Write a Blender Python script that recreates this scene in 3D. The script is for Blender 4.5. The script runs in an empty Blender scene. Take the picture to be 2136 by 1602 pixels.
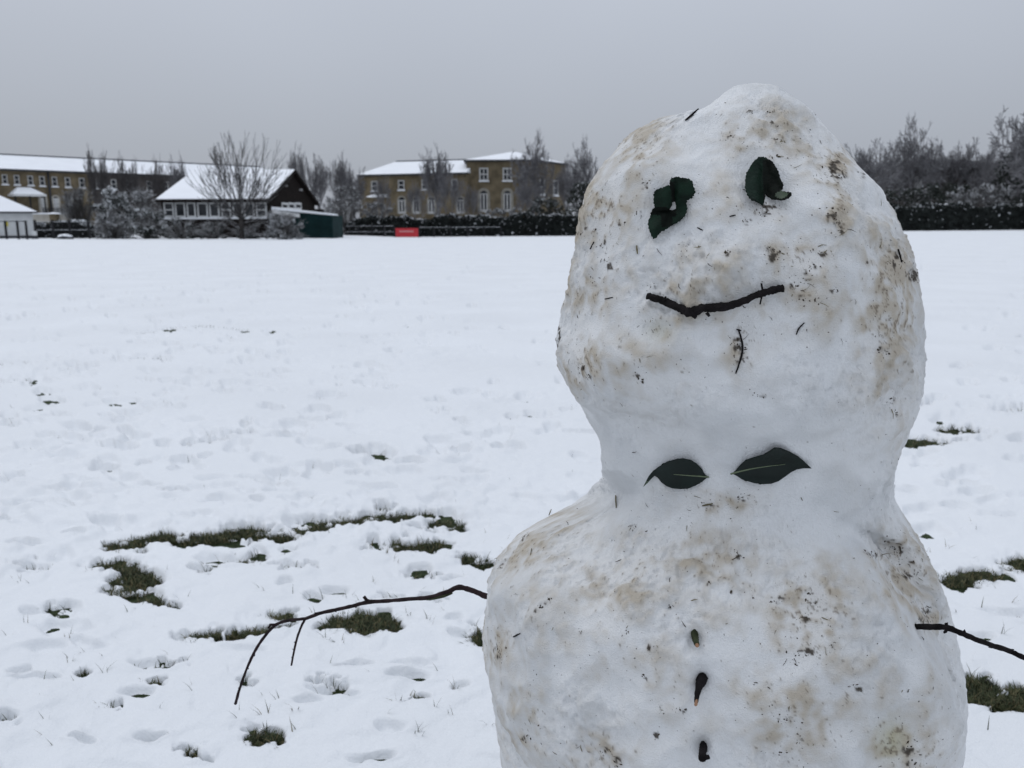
import bpy, math, random
import numpy as np
from mathutils import Vector, Matrix
from mathutils.bvhtree import BVHTree
from mathutils.geometry import delaunay_2d_cdt

scene = bpy.context.scene
COL = scene.collection
rnd = random.Random(11)
nrng = np.random.default_rng(5)

# ------------------------------------------------------------------ camera model (photo pixels 2136 x 1602)
F = 1750.0
H = 0.75
PITCH = math.atan(333 / F)
ROLL = math.radians(-0.27)
FWD = np.array([0, math.cos(PITCH), -math.sin(PITCH)])
R0 = np.array([1.0, 0, 0]); U0 = np.array([0, math.sin(PITCH), math.cos(PITCH)])
RIGHT = math.cos(ROLL) * R0 + math.sin(ROLL) * U0
UP = -math.sin(ROLL) * R0 + math.cos(ROLL) * U0
CAM = np.array([0, 0, H])

def ray(px, py):
    d = FWD + (px - 1068) / F * RIGHT + (801 - py) / F * UP
    return d / np.linalg.norm(d)
def P(px, py, Y):
    d = ray(px, py); return CAM + d * (Y / d[1])
def G(px, py, z=0.0):
    d = ray(px, py); return CAM + d * ((z - H) / d[2])
def proj(p):
    q = p - CAM
    w = q @ FWD
    w = np.where(w < 1e-4, 1e-4, w)
    return 1068 + F * (q @ RIGHT) / w, 801 - F * (q @ UP) / w

def sstep(x, a, b):
    t = np.clip((x - a) / (b - a), 0, 1); return t * t * (3 - 2 * t)

# ------------------------------------------------------------------ numpy gradient noise
_perm = np.random.default_rng(3).permutation(512)
_perm = np.concatenate([_perm, _perm, _perm])
_g3 = np.random.default_rng(4).normal(size=(512, 3)); _g3 /= np.linalg.norm(_g3, axis=1)[:, None]
_g3 = _g3.astype(np.float32)
def noise3(p, f, seed=0):
    q = (p * f + seed * 17.31).astype(np.float32)
    i = np.floor(q); fr = q - i; i = i.astype(np.int64) & 511
    w = fr * fr * fr * (fr * (fr * 6 - 15) + 10)
    out = np.zeros(len(q), np.float32)
    for a in (0, 1):
        ha = _perm[i[:, 0] + a]; wa = w[:, 0] if a else 1 - w[:, 0]
        for b in (0, 1):
            hb = _perm[ha + i[:, 1] + b]; wb = w[:, 1] if b else 1 - w[:, 1]
            for c in (0, 1):
                g = _g3[_perm[hb + i[:, 2] + c] & 511]
                wc = w[:, 2] if c else 1 - w[:, 2]
                d = g[:, 0] * (fr[:, 0] - a) + g[:, 1] * (fr[:, 1] - b) + g[:, 2] * (fr[:, 2] - c)
                out += wa * wb * wc * d
    return out * 1.6
def noise2(x, y, f, seed=0):
    return noise3(np.stack([x, y, np.zeros_like(x) + 0.37 * seed], 1), f, seed)

# ------------------------------------------------------------------ object helpers
def tag(o, label=None, cat=None, group=None, kind=None):
    if label: o['label'] = label
    if cat: o['category'] = cat
    if group: o['group'] = group
    if kind: o['kind'] = kind
    return o
def thing(name, loc, label, cat, group=None):
    o = bpy.data.objects.new(name, None); o.empty_display_size = 0.1
    o.location = loc; COL.objects.link(o)
    return tag(o, label, cat, group)
def wloc(o):
    v = np.zeros(3)
    while o is not None:
        v = v + np.array(o.location); o = o.parent
    return v
def link_mesh(name, me, parent=None, loc=None):
    o = bpy.data.objects.new(name, me); COL.objects.link(o)
    if parent is not None: o.parent = parent
    if loc is not None: o.location = loc
    return o
def np_mesh(name, V, Q, mats, smooth=True, attrs=None):
    """grid mesh from numpy quads"""
    me = bpy.data.meshes.new(name)
    n = len(Q); k = Q.shape[1]
    me.vertices.add(len(V)); me.vertices.foreach_set('co', V.astype(np.float32).ravel())
    me.loops.add(n * k); me.loops.foreach_set('vertex_index', Q.astype(np.int32).ravel())
    me.polygons.add(n); me.polygons.foreach_set('loop_start', np.arange(0, n * k, k, dtype=np.int32))
    me.update(calc_edges=True)
    me.polygons.foreach_set('use_smooth', np.full(n, smooth))
    for m in mats: me.materials.append(m)
    if attrs:
        for an, ac in attrs.items():
            at = me.color_attributes.new(an, 'FLOAT_COLOR', 'POINT')
            at.data.foreach_set('color', ac.astype(np.float32).ravel())
    me.validate()
    return me

class MB:
    def __init__(s): s.v = []; s.f = []; s.m = []; s.sm = []
    def vert(s, p): s.v.append((float(p[0]), float(p[1]), float(p[2]))); return len(s.v) - 1
    def face(s, idx, mi=0, smooth=False): s.f.append(tuple(idx)); s.m.append(mi); s.sm.append(smooth)
    def poly(s, pts, mi=0): s.face([s.vert(p) for p in pts], mi)
    def hexa(s, c, mi=0):
        """8 corners: bottom 4 ccw, top 4 ccw"""
        i = [s.vert(p) for p in c]
        for q in ((3, 2, 1, 0), (4, 5, 6, 7), (0, 1, 5, 4), (1, 2, 6, 5), (2, 3, 7, 6), (3, 0, 4, 7)):
            s.face([i[k] for k in q], mi)
    def box(s, x0, x1, y0, y1, z0, z1, mi=0):
        s.hexa([(x0, y0, z0), (x1, y0, z0), (x1, y1, z0), (x0, y1, z0), (x0, y0, z1), (x1, y0, z1), (x1, y1, z1), (x0, y1, z1)], mi)
    def prism(s, pts, vec, mi=0):
        """extrude polygon along vec"""
        a = [s.vert(p) for p in pts]; b = [s.vert(np.array(p) + vec) for p in pts]
        n = len(a)
        s.face(a[::-1], mi); s.face(b, mi)
        for k in range(n): s.face([a[k], a[(k + 1) % n], b[(k + 1) % n], b[k]], mi)
    def tube(s, pts, rad, sides=5, mi=0, cap=True, lump=0.0):
        pts = [np.array(p, float) for p in pts]
        n = len(pts); rings = []
        t0 = pts[1] - pts[0]; t0 /= np.linalg.norm(t0) + 1e-12
        a = np.cross(t0, (0.31, 0.2, 0.93))
        if np.linalg.norm(a) < 1e-3: a = np.cross(t0, (1, 0, 0))
        a /= np.linalg.norm(a)
        for k in range(n):
            t = pts[min(k + 1, n - 1)] - pts[max(k - 1, 0)]; t /= np.linalg.norm(t) + 1e-12
            a = a - t * (a @ t); a /= np.linalg.norm(a) + 1e-12
            b = np.cross(t, a)
            ring = []
            for j in range(sides):
                w = 2 * math.pi * j / sides
                rr = rad[k] * (1 + (lump * rnd.uniform(-1, 1) if lump else 0))
                ring.append(s.vert(pts[k] + rr * (math.cos(w) * a + math.sin(w) * b)))
            rings.append(ring)
        for k in range(n - 1):
            for j in range(sides):
                s.face([rings[k][j], rings[k][(j + 1) % sides], rings[k + 1][(j + 1) % sides], rings[k + 1][j]], mi, True)
        if cap:
            s.face(rings[0][::-1], mi); s.face(rings[-1], mi)
    def mesh(s, name, mats, origin=(0, 0, 0)):
        me = bpy.data.meshes.new(name)
        V = np.array(s.v) - np.array(origin)
        me.from_pydata(V.tolist(), [], s.f)
        for m in (mats if isinstance(mats, (list, tuple)) else [mats]): me.materials.append(m)
        me.polygons.foreach_set('material_index', s.m)
        me.polygons.foreach_set('use_smooth', s.sm)
        me.update()
        return me
    def build(s, name, mats, parent=None):
        return link_mesh(name, s.mesh(name, mats, wloc(parent)), parent)

def catmull(pts, n):
    pts = [np.array(p, float) for p in pts]
    q = [2 * pts[0] - pts[1]] + pts + [2 * pts[-1] - pts[-2]]
    out = []
    for i in range(1, len(q) - 2):
        for k in range(n):
            t = k / n
            out.append(0.5 * ((2 * q[i]) + (-q[i - 1] + q[i + 1]) * t + (2 * q[i - 1] - 5 * q[i] + 4 * q[i + 1] - q[i + 2]) * t * t
                              + (-q[i - 1] + 3 * q[i] - 3 * q[i + 1] + q[i + 2]) * t ** 3))
    out.append(pts[-1]); return out

# ------------------------------------------------------------------ materials
def mat(name, col, rough=0.7, var=0.0, vscale=5.0, bump=0.0, bscale=20.0, spec=0.3, detail=4, metal=0.0, bdist=0.02, col2=None):
    m = bpy.data.materials.new(name); m.use_nodes = True
    nt = m.node_tree; b = nt.nodes['Principled BSDF']
    b.inputs['Roughness'].default_value = rough
    b.inputs['Specular IOR Level'].default_value = spec
    b.inputs['Metallic'].default_value = metal
    b.inputs['Base Color'].default_value = (*col, 1)
    tc = nt.nodes.new('ShaderNodeTexCoord')
    if var or col2:
        n = nt.nodes.new('ShaderNodeTexNoise'); n.inputs['Scale'].default_value = vscale; n.inputs['Detail'].default_value = detail
        nt.links.new(tc.outputs['Object'], n.inputs['Vector'])
        r = nt.nodes.new('ShaderNodeValToRGB')
        r.color_ramp.elements[0].position = 0.32; r.color_ramp.elements[1].position = 0.68
        c2 = col2 or tuple(min(1, c * (1 + var)) for c in col)
        r.color_ramp.elements[0].color = (*[c * (1 - var) for c in col], 1); r.color_ramp.elements[1].color = (*c2, 1)
        nt.links.new(n.outputs['Fac'], r.inputs['Fac']); nt.links.new(r.outputs['Color'], b.inputs['Base Color'])
    if bump:
        n2 = nt.nodes.new('ShaderNodeTexNoise'); n2.inputs['Scale'].default_value = bscale; n2.inputs['Detail'].default_value = 5
        nt.links.new(tc.outputs['Object'], n2.inputs['Vector'])
        bp = nt.nodes.new('ShaderNodeBump'); bp.inputs['Strength'].default_value = bump; bp.inputs['Distance'].default_value = bdist
        nt.links.new(n2.outputs['Fac'], bp.inputs['Height']); nt.links.new(bp.outputs['Normal'], b.inputs['Normal'])
    return m

SNOWC = (0.715, 0.735, 0.755)
M = {}
M['snow'] = mat('snow_field', SNOWC, 0.65, 0.03, 1.3, 0.5, 260, 0.25, bdist=0.003)
M['roofsnow'] = mat('roof_snow', (0.80, 0.82, 0.85), 0.7, 0.03, 0.6, 0.3, 4, 0.2)
M['lawn'] = mat('lawn_turf', (0.028, 0.040, 0.018), 0.9, 0.5, 60, 0.8, 200, 0.1, bdist=0.01)
M['brick'] = mat('yellow_brick', (0.135, 0.108, 0.068), 0.85, 0.30, 1.2, 0.3, 30, 0.2, detail=8)
M['brickd'] = mat('dark_brick', (0.07, 0.062, 0.058), 0.85, 0.3, 0.8, 0.3, 30, 0.2, detail=8)
M['timber'] = mat('dark_timber', (0.013, 0.010, 0.0088), 0.85, 0.3, 3, 0, 10, 0.05)
M['white'] = mat('white_paint', (0.62, 0.63, 0.63), 0.5, 0.06, 4)
M['dull'] = mat('dull_paint', (0.42, 0.42, 0.41), 0.6, 0.1, 4)
M['render'] = mat('white_render', (0.56, 0.57, 0.57), 0.8, 0.08, 2)
M['stone'] = mat('weathered_stone', (0.24, 0.225, 0.19), 0.85, 0.15, 2)
M['cream'] = mat('cream_wall', (0.36, 0.34, 0.30), 0.85, 0.15, 2)
M['glass'] = mat('dark_glass', (0.018, 0.021, 0.025), 0.12, 0.3, 1, spec=0.5)
M['slate'] = mat('slate_edge', (0.035, 0.037, 0.042), 0.7, 0.2, 3)
M['green'] = mat('green_steel', (0.009, 0.027, 0.028), 0.75, 0.25, 1.5, spec=0.1)
M['black'] = mat('black_metal', (0.012, 0.012, 0.014), 0.5, 0.2, 5)
M['red'] = mat('red_banner', (0.50, 0.035, 0.045), 0.6, 0.06, 2)
M['pale'] = mat('pale_print', (0.62, 0.33, 0.33), 0.6, 0.05, 2)
M['yellow'] = mat('yellow_sign', (0.55, 0.47, 0.05), 0.5, 0.05, 2)
M['grey'] = mat('grey_fitting', (0.4, 0.4, 0.4), 0.5, 0.05, 2)
M['leafd'] = mat('evergreen_leaf', (0.018, 0.024, 0.018), 0.7, 0.5, 2)
M['leafs'] = mat('snowy_leaf', (0.64, 0.66, 0.68), 0.8, 0.3, 2)
M['twiggrey'] = mat('frosted_twig', (0.125, 0.125, 0.125), 0.9, 0.3, 3)
M['hedge'] = mat('hedge_leaf', (0.016, 0.020, 0.018), 0.8, 0.5, 2)
M['stick'] = mat('stick_bark', (0.010, 0.0085, 0.009), 0.85, 0.6, 120, 0.9, 500, 0.12, bdist=0.002)
M['stickred'] = mat('reddish_bark', (0.020, 0.012, 0.013), 0.8, 0.5, 90, 0.8, 500, 0.14, bdist=0.002)
M['lichen'] = mat('mossy_bark', (0.030, 0.036, 0.018), 0.9, 0.5, 200, 0.9, 400, 0.2, bdist=0.002)
M['cut'] = mat('cut_wood', (0.34, 0.19, 0.11), 0.7, 0.2, 300)
M['holly'] = mat('glossy_leaf', (0.004, 0.010, 0.008), 0.34, 0.25, 90, 0.3, 260, 0.22, bdist=0.001)
M['holly_under'] = mat('leaf_underside', (0.06, 0.085, 0.055), 0.6, 0.3, 90)
M['rib'] = mat('leaf_midrib', (0.12, 0.15, 0.09), 0.5, 0.2, 200)
M['eyeleaf'] = mat('serrated_leaf', (0.005, 0.015, 0.009), 0.6, 0.45, 120, 0.6, 330, 0.12, bdist=0.002)
M['eyedark'] = mat('withered_leaf', (0.0035, 0.0055, 0.004), 0.7, 0.5, 150, 0.6, 330, 0.1, bdist=0.002)
M['soil'] = mat('soil_crumb', (0.045, 0.034, 0.023), 0.95, 0.5, 300)
M['grass'] = mat('grass_blade', (0.030, 0.050, 0.018), 0.7, 0.5, 40, col2=(0.070, 0.080, 0.034))
M['drygrass'] = mat('dry_blade', (0.13, 0.11, 0.055), 0.8, 0.4, 60)

def twig_mat(name, col, snow, lo, hi):
    m = mat(name, col, 0.9, 0.3, 2.0)
    nt = m.node_tree; b = nt.nodes['Principled BSDF']
    g = nt.nodes.new('ShaderNodeNewGeometry'); s = nt.nodes.new('ShaderNodeSeparateXYZ')
    nt.links.new(g.outputs['Normal'], s.inputs[0])
    mr = nt.nodes.new('ShaderNodeMapRange'); mr.inputs[1].default_value = lo; mr.inputs[2].default_value = hi
    mr.inputs[4].default_value = snow
    nt.links.new(s.outputs['Z'], mr.inputs[0])
    mx = nt.nodes.new('ShaderNodeMixRGB'); mx.inputs[2].default_value = (0.6, 0.62, 0.64, 1)
    src = b.inputs['Base Color'].links[0].from_socket
    nt.links.new(mr.outputs[0], mx.inputs[0]); nt.links.new(src, mx.inputs[1]); nt.links.new(mx.outputs[0], b.inputs['Base Color'])
    return m
M['twig'] = twig_mat('snow_dusted_twig', (0.045, 0.042, 0.042), 0.6, 0.35, 0.9)
M['trunk'] = twig_mat('tree_bark', (0.038, 0.034, 0.032), 0.3, 0.5, 1.0)
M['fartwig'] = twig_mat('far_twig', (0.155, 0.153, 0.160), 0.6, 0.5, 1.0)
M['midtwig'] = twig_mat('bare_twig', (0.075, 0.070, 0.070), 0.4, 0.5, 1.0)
M['shrubtwig'] = twig_mat('snowy_shrub_twig', (0.06, 0.055, 0.05), 0.95, 0.0, 0.6)

# ------------------------------------------------------------------ terrain
EDGE = [(-400, 499, 58), (0, 498, 58), (200, 499, 57), (500, 499, 55), (715, 497, 60), (850, 495.5, 78), (1190, 492.5, 84), (1900, 482, 84), (2136, 480, 84), (2500, 478, 84)]
_az = []; _ze = []; _re = []
for px, py, Y in EDGE:
    p = P(px, py, Y); _az.append(math.atan2(p[0], p[1])); _ze.append(p[2] - 0.025); _re.append(math.hypot(p[0], p[1]))
def base_z(X, Y):
    X = np.asarray(X, float); Y = np.asarray(Y, float)
    az = np.arctan2(X, Y); r = np.hypot(X, Y)
    ze = np.interp(az, _az, _ze); re = np.interp(az, _az, _re)
    return ze * sstep(r, 0.05 * re, 0.97 * re) * sstep(Y / np.maximum(r, 1e-6), 0.0, 0.5)
def gz(x, y): return float(base_z(x, y)) + 0.025

# footprints and bare patches, measured on the photograph and laid on the ground
PATCH = [  # (u, v, ru, rv, strength)
    (258, 1150, 46, 13, 1), (250, 1190, 46, 12, 1), (290, 1205, 34, 9, 1), (286, 1222, 48, 11, 1), (262, 1244, 42, 8, 1), (326, 1267, 40, 8, 1),
    (290, 1138, 34, 8, .8), (865, 1146, 62, 12, 1), (930, 1104, 42, 12, .9), (802, 1073, 18, 4, .9), (765, 1143, 16, 6, .7), (975, 1173, 22, 9, .9),
    (1008, 1183, 22, 8, .8), (756, 1313, 72, 22, 1), (700, 1310, 20, 10, .6), (585, 1299, 34, 8, .8), (990, 1340, 16, 18, .9),
    (2020, 1216, 62, 15, 1), (2128, 1188, 40, 14, 1), (2036, 1452, 42, 26, 1), (2125, 1470, 55, 22, 1), (1940, 931, 56, 9, .9), (1992, 905, 44, 9, .9), (2122, 869, 46, 8, .8),
    (2070, 1478, 40, 12, .9), (1925, 855, 16, 5, .7), (1900, 925, 30, 5, .6),
    (172, 1414, 16, 6, .8), (312, 1437, 24, 6, .8), (545, 1556, 40, 14, .75), (405, 1584, 20, 8, .8), (25, 1525, 24, 9, .65), (218, 1487, 18, 8, .65),
    (560, 1547, 30, 12, .6), (120, 1280, 20, 6, .5), (80, 1200, 30, 6, .6), (520, 1170, 30, 5, .5), (620, 1195, 40, 5, .4), (890, 1210, 26, 6, .55),
    (900, 1268, 22, 5, .55), (810, 1258, 22, 5, .5), (520, 1430, 20, 10, .5), (680, 1440, 20, 8, .4), (710, 1448, 14, 8, .5), (870, 1468, 18, 7, .45), (360, 1394, 30, 5, .5),
    (770, 958, 34, 5, .45), (650, 1098, 24, 4, .6), (915, 868, 22, 4, .3)]
BANDS = [  # polyline, half thickness, strength
    ([(300, 1136), (345, 1129), (400, 1133), (440, 1131), (480, 1124)], 9, 1), ([(480, 1124), (520, 1120), (560, 1124), (600, 1128), (640, 1122)], 9, 1),
    ([(640, 1124), (660, 1112), (700, 1102), (740, 1102), (790, 1094), (835, 1090)], 10, 1), ([(835, 1088), (870, 1082), (900, 1080)], 4, .8),
    ([(388, 1347), (430, 1340), (470, 1336), (540, 1332), (575, 1328), (612, 1322)], 6, 1), ([(560, 1300), (600, 1306)], 6, .7),
    ([(430, 1205), (480, 1190), (540, 1178)], 4, .5), ([(0, 772), (70, 764)], 5, .55), ([(45, 765), (120, 756), (150, 750)], 3, .45),
    ([(85, 780), (150, 775)], 4, .5), ([(270, 698), (330, 696)], 3, .6), ([(330, 690), (420, 684), (480, 690), (520, 694)], 2.5, .55),
    ([(270, 755), (350, 752)], 3, .45), ([(20, 805), (65, 800)], 5, .45), ([(400, 945), (470, 925), (510, 918)], 4, .55)]
DENT = [  # footprints: u, v, ru, rv, depth
    (95, 826, 22, 5, .9), (240, 849, 18, 7, 1), (225, 885, 14, 4, .7), (275, 873, 16, 4, .7), (335, 833, 16, 4, .6), (210, 914, 18, 6, .9), (262, 912, 18, 6, .8), (130, 880, 40, 4, .6),
    (120, 925, 40, 4, .6), (250, 942, 40, 3, .6), (340, 943, 18, 6, .8), (215, 993, 32, 9, 1), (290, 982, 22, 6, .8), (145, 975, 26, 7, .6), (255, 1033, 18, 6, .8),
    (80, 1070, 26, 10, 1), (225, 1110, 32, 9, 1), (155, 1130, 30, 8, .8), (15, 1105, 20, 8, .8), (60, 1155, 40, 6, .8), (410, 783, 22, 4, .8), (490, 765, 16, 3, .6), (490, 742, 16, 4, .6),
    (490, 720, 14, 4, .6), (395, 810, 30, 4, .7), (350, 805, 14, 5, .7), (520, 893, 16, 4, .7), (515, 905, 18, 5, .7), (630, 926, 20, 6, .7), (665, 862, 18, 4, .7), (755, 957, 30, 6, 1),
    (720, 983, 30, 5, .8), (865, 978, 40, 5, .9), (960, 950, 26, 7, .9), (1065, 880, 16, 6, .8), (1030, 910, 18, 5, .7), (1018, 930, 12, 6, .6), (965, 890, 18, 5, .7), (1025, 812, 12, 5, .6),
    (1175, 862, 18, 4, .8), (1145, 883, 22, 4, .6), (985, 1000, 30, 6, .7), (960, 980, 10, 6, .5), (950, 1035, 40, 8, .5), (760, 1050, 40, 8, .6), (770, 1030, 50, 6, .6), (620, 1060, 40, 5, .6),
    (540, 1060, 20, 6, .8), (510, 1045, 20, 5, .5), (410, 1090, 60, 5, .5), (600, 1150, 30, 8, .7), (520, 1160, 24, 10, .6), (120, 1175, 40, 16, .6), (130, 1290, 50, 14, .7),
    (65, 1290, 22, 8, .8), (130, 1320, 60, 12, .6), (110, 1370, 50, 14, .6), (205, 1360, 50, 10, .5), (310, 1400, 40, 9, .7), (330, 1400, 20, 8, .6), (470, 1190, 40, 8, .6), (590, 1225, 24, 8, .6),
    (310, 1560, 38, 8, .8), (180, 1570, 30, 6, .5), (280, 1460, 40, 12, .6), (60, 1430, 60, 7, .6), (20, 1415, 20, 8, .6), (520, 1370, 40, 8, .4), (740, 1400, 60, 7, .6), (700, 1460, 50, 7, .6),
    (700, 1245, 40, 8, .7), (650, 1262, 20, 10, .6), (880, 1200, 30, 8, .7), (940, 1220, 30, 7, .6), (860, 1420, 40, 8, .7), (950, 1310, 30, 8, .6), (950, 1335, 20, 6, .6), (880, 1470, 16, 10, .7),
    (760, 1590, 50, 10, .7), (870, 1395, 50, 7, .5), (640, 1480, 40, 8, .5), (820, 1530, 40, 12, .5), (960, 1450, 30, 9, .5), (2040, 1340, 30, 8, .6), (1935, 1125, 24, 6, .6), (2050, 930, 18, 7, .7),
    (1925, 985, 24, 4, .5), (2000, 1030, 50, 6, .4), (2080, 1090, 50, 6, .4), (2100, 1290, 40, 8, .5), (330, 645, 10, 2.5, .9), (322, 630, 10, 2, .7), (287, 644, 12, 2, 1), (265, 615, 12, 2, .6),
    (28, 600, 10, 2, .8), (400, 595, 30, 1.5, .7), (480, 562, 50, 1.2, .9), (250, 577, 50, 1.4, .7), (110, 571, 60, 1.2, .6), (60, 605, 50, 1.4, .6), (840, 637, 12, 4, .7), (725, 636, 6, 3, .7), (715, 615, 10, 2.5, .5),
    (750, 645, 12, 3, .5), (785, 672, 12, 3, .5), (717, 707, 10, 3, .6), (640, 692, 10, 2, .6), (615, 671, 20, 2, .7), (780, 721, 24, 4, .4), (890, 710, 14, 4, .4), (840, 738, 20, 4, .4), (790, 775, 24, 5, .5),
    (705, 800, 10, 4, .6), (705, 817, 8, 5, .6), (670, 843, 24, 5, .5), (660, 866, 20, 5, .7), (930, 670, 10, 3, .4), (975, 677, 12, 3, .4), (775, 680, 14, 2, .4), (565, 704, 10, 3, .6), (320, 720, 18, 2, .5)]
for k in range(460):   # lighter scattered prints over the field
    v = 520 + 560 * rnd.random() ** 1.15; u = rnd.uniform(-200, 2300) if k % 2 else rnd.gauss(280, 330)
    D = (v - 468) / 500
    DENT.append((u, v, rnd.uniform(14, 40) * D + 4, rnd.uniform(3, 8) * D + 0.8, rnd.uniform(.25, .85)))
for (u0, v0, u1, v1, n) in ((20, 1110, 640, 900, 12), (560, 1010, 900, 640, 12), (900, 1090, 1160, 800, 9), (0, 900, 420, 640, 11), (1890, 960, 2130, 620, 10), (100, 1330, 760, 1030, 9), (-60, 830, 560, 700, 13), (30, 960, 600, 780, 12), (640, 1000, 1180, 900, 10), (500, 760, 980, 560, 12), (-100, 690, 800, 560, 16), (1900, 1120, 2200, 900, 7)):
    for k in range(n):
        t = k / (n - 1); s = 14 * (-1) ** k
        v = v0 + (v1 - v0) * t; D = (v - 468) / 500
        DENT.append((u0 + (u1 - u0) * t + s * D * 2 + rnd.uniform(-8, 8), v + rnd.uniform(-5, 5), 30 * D + 3, 9 * D + 0.8, rnd.uniform(.55, .95)))

def seg_dist(u, v, pts, asp):
    """distance to polyline with vertical stretch asp"""
    best = np.full(u.shape, 1e9)
    for (a, b), (c, d) in zip(pts[:-1], pts[1:]):
        dx, dy = c - a, (d - b) * asp
        t = np.clip(((u - a) * dx + (v - b) * asp * dy) / (dx * dx + dy * dy + 1e-9), 0, 1)
        best = np.minimum(best, np.hypot(u - a - t * dx, (v - b) * asp - t * dy))
    return best

def snow_depth(X, Y):
    """snow thickness above the turf at ground points"""
    n = len(X); r = np.hypot(X, Y)
    u, v = proj(np.stack([X, Y, np.zeros(n)], 1))
    near = sstep(r, 9, 2.0)
    big = noise2(X, Y, 0.55, 1); mid = noise2(X, Y, 2.6, 2); sm = noise2(X, Y, 9, 3); ti = noise2(X, Y, 26, 4); fi = noise2(X, Y, 70, 5); vf = noise2(X, Y, 150, 12)
    tramp = sstep(noise2(X, Y, 1.1, 6) + 0.9 * sstep(r, 3.4, 1.3), -0.15, 0.7)
    d = 0.026 + 0.006 * big + 0.005 * mid + (0.0070 * sm + 0.0042 * ti) * (0.25 + 0.95 * tramp) + 0.0011 * fi * near * (0.3 + tramp) + 0.0006 * vf * near
    # soft lumps and small kicked-up clods in the trodden snow
    cl = noise2(X, Y, 15, 9); d += near * tramp * 0.007 * sstep(cl, 0.12, 0.45)
    pit = noise2(X * 0.7, Y, 7, 10); d -= near * tramp * 0.010 * sstep(pit, 0.30, 0.55)
    infront = (Y > 0.4) & (u > -500) & (u < 2700)
    idx = np.nonzero(infront)[0]
    ui, vi = u[idx], v[idx]
    asp_w = np.clip((vi - 468) / 500, 0.05, 3)
    wu = ui + asp_w * (22 * sm[idx] + 16 * ti[idx] + 8 * fi[idx]); wv = vi + asp_w * (7 * noise2(X[idx], Y[idx], 11, 7) + 7 * noise2(X[idx], Y[idx], 34, 8) + 4 * noise2(X[idx], Y[idx], 80, 18))
    du = ui + asp_w * (20 * sm[idx] + 7 * ti[idx]); dv = vi + asp_w * (7 * noise2(X[idx], Y[idx], 11, 7) + 3 * noise2(X[idx], Y[idx], 34, 8))
    dd = np.zeros(len(idx)); rim = np.zeros(len(idx)); bare = np.zeros(len(idx)); halo = np.zeros(len(idx))
    for (a, b, ru, rv, s) in DENT:
        m = np.nonzero((np.abs(ui - a) < ru * 2.4) & (np.abs(vi - b) < rv * 3.2 + 4))[0]
        if len(m) == 0: continue
        q = np.hypot((du[m] - a) / ru, (dv[m] - b) / rv)
        dd[m] = np.maximum(dd[m], s * (1 - sstep(q, 0.5, 1.15)))
        rim[m] = np.maximum(rim[m], s * 0.7 * np.exp(-((q - 1.35) / 0.28) ** 2))
    for (a, b, ru, rv, s) in PATCH:
        m = np.nonzero((np.abs(ui - a) < ru * 2.2) & (np.abs(vi - b) < rv * 3 + 6))[0]
        if len(m) == 0: continue
        q = np.hypot((wu[m] - a) / ru, (wv[m] - b) / rv)
        bare[m] = np.maximum(bare[m], s * (1 - sstep(q, 0.9, 1.22)))
        halo[m] = np.maximum(halo[m], s * (1 - sstep(q, 1.0, 2.1)))
    for pts, hw, s in BANDS:
        q = seg_dist(wu, wv, pts, 1.6) / (hw * 1.6)
        bare = np.maximum(bare, s * (1 - sstep(q, 0.95, 1.35)))
        halo = np.maximum(halo, s * (1 - sstep(q, 1.1, 3.0)))
    di = d[idx] * (1 + 0.30 * sstep(r[idx], 2.2, 3.4))
    thin = 1 - 0.45 * sstep(noise2(X[idx], Y[idx], 1.4, 21) + 0.5 * sstep(r[idx], 2.6, 1.6), 0.0, 0.5)
    thin = thin * (1 - 0.42 * halo)
    di = 0.004 + (di - 0.004) * thin
    far_ = 1 + 0.55 * sstep(r[idx], 2.0, 3.2) + 0.6 * sstep(r[idx], 4.0, 9.0)
    di = di - np.minimum(0.0215 * far_ * dd, 0.92 * np.maximum(di - 0.001, 0) + 0.004 * sstep(dd, .97, 1) * sstep(noise2(X[idx], Y[idx], 30, 33), -.1, .3)) + 0.005 * rim * (0.6 + 0.8 * np.abs(ti[idx]))
    rough = 0.004 * fi[idx] + 0.006 * ti[idx]
    bare = bare * (1 - 0.75 * sstep(noise2(X[idx] * .6, Y[idx] * 1.6, 24, 23) + 0.25 * ti[idx], 0.08, 0.55))
    di = di - bare * (0.034 + rough) * (1 - 0.60 * sstep(r[idx], 3.2, 5))
    d[idx] = di
    return d, u, v, tramp

def ground_grid(fine):
    f2 = F * 1024 / 2136
    if fine:
        dys = np.arange(H * f2 / 0.55, 7.5, -1.25)
        rs = np.concatenate([[0.12, 0.25, 0.36, 0.45], H * f2 / dys, np.geomspace(90, 900, 14)])
        az = np.concatenate([np.radians(np.linspace(-44, 44, 980)), np.radians(np.linspace(44, 316, 70))[1:-1]])
    else:
        rs = np.concatenate([np.geomspace(0.12, 900, 90)])
        az = np.radians(np.linspace(-180, 180, 181)[:-1])
    na, nr = len(az), len(rs)
    A, Rr = np.meshgrid(az, rs)
    X = (np.sin(A) * Rr).ravel(); Y = (np.cos(A) * Rr).ravel()
    i = np.arange(nr - 1)[:, None] * na; j = np.arange(na)[None]; j2 = (j + 1) % na
    Q = np.stack([i + j, i + na + j, i + na + j2, i + j2], -1).reshape(-1, 4)[:, ::-1]
    return X, Y, Q, na
X, Y, Q, na = ground_grid(True)
D, gu, gv, tr = snow_depth(X, Y)
Z = base_z(X, Y) + D
V = np.stack([X, Y, Z], 1)
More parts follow.
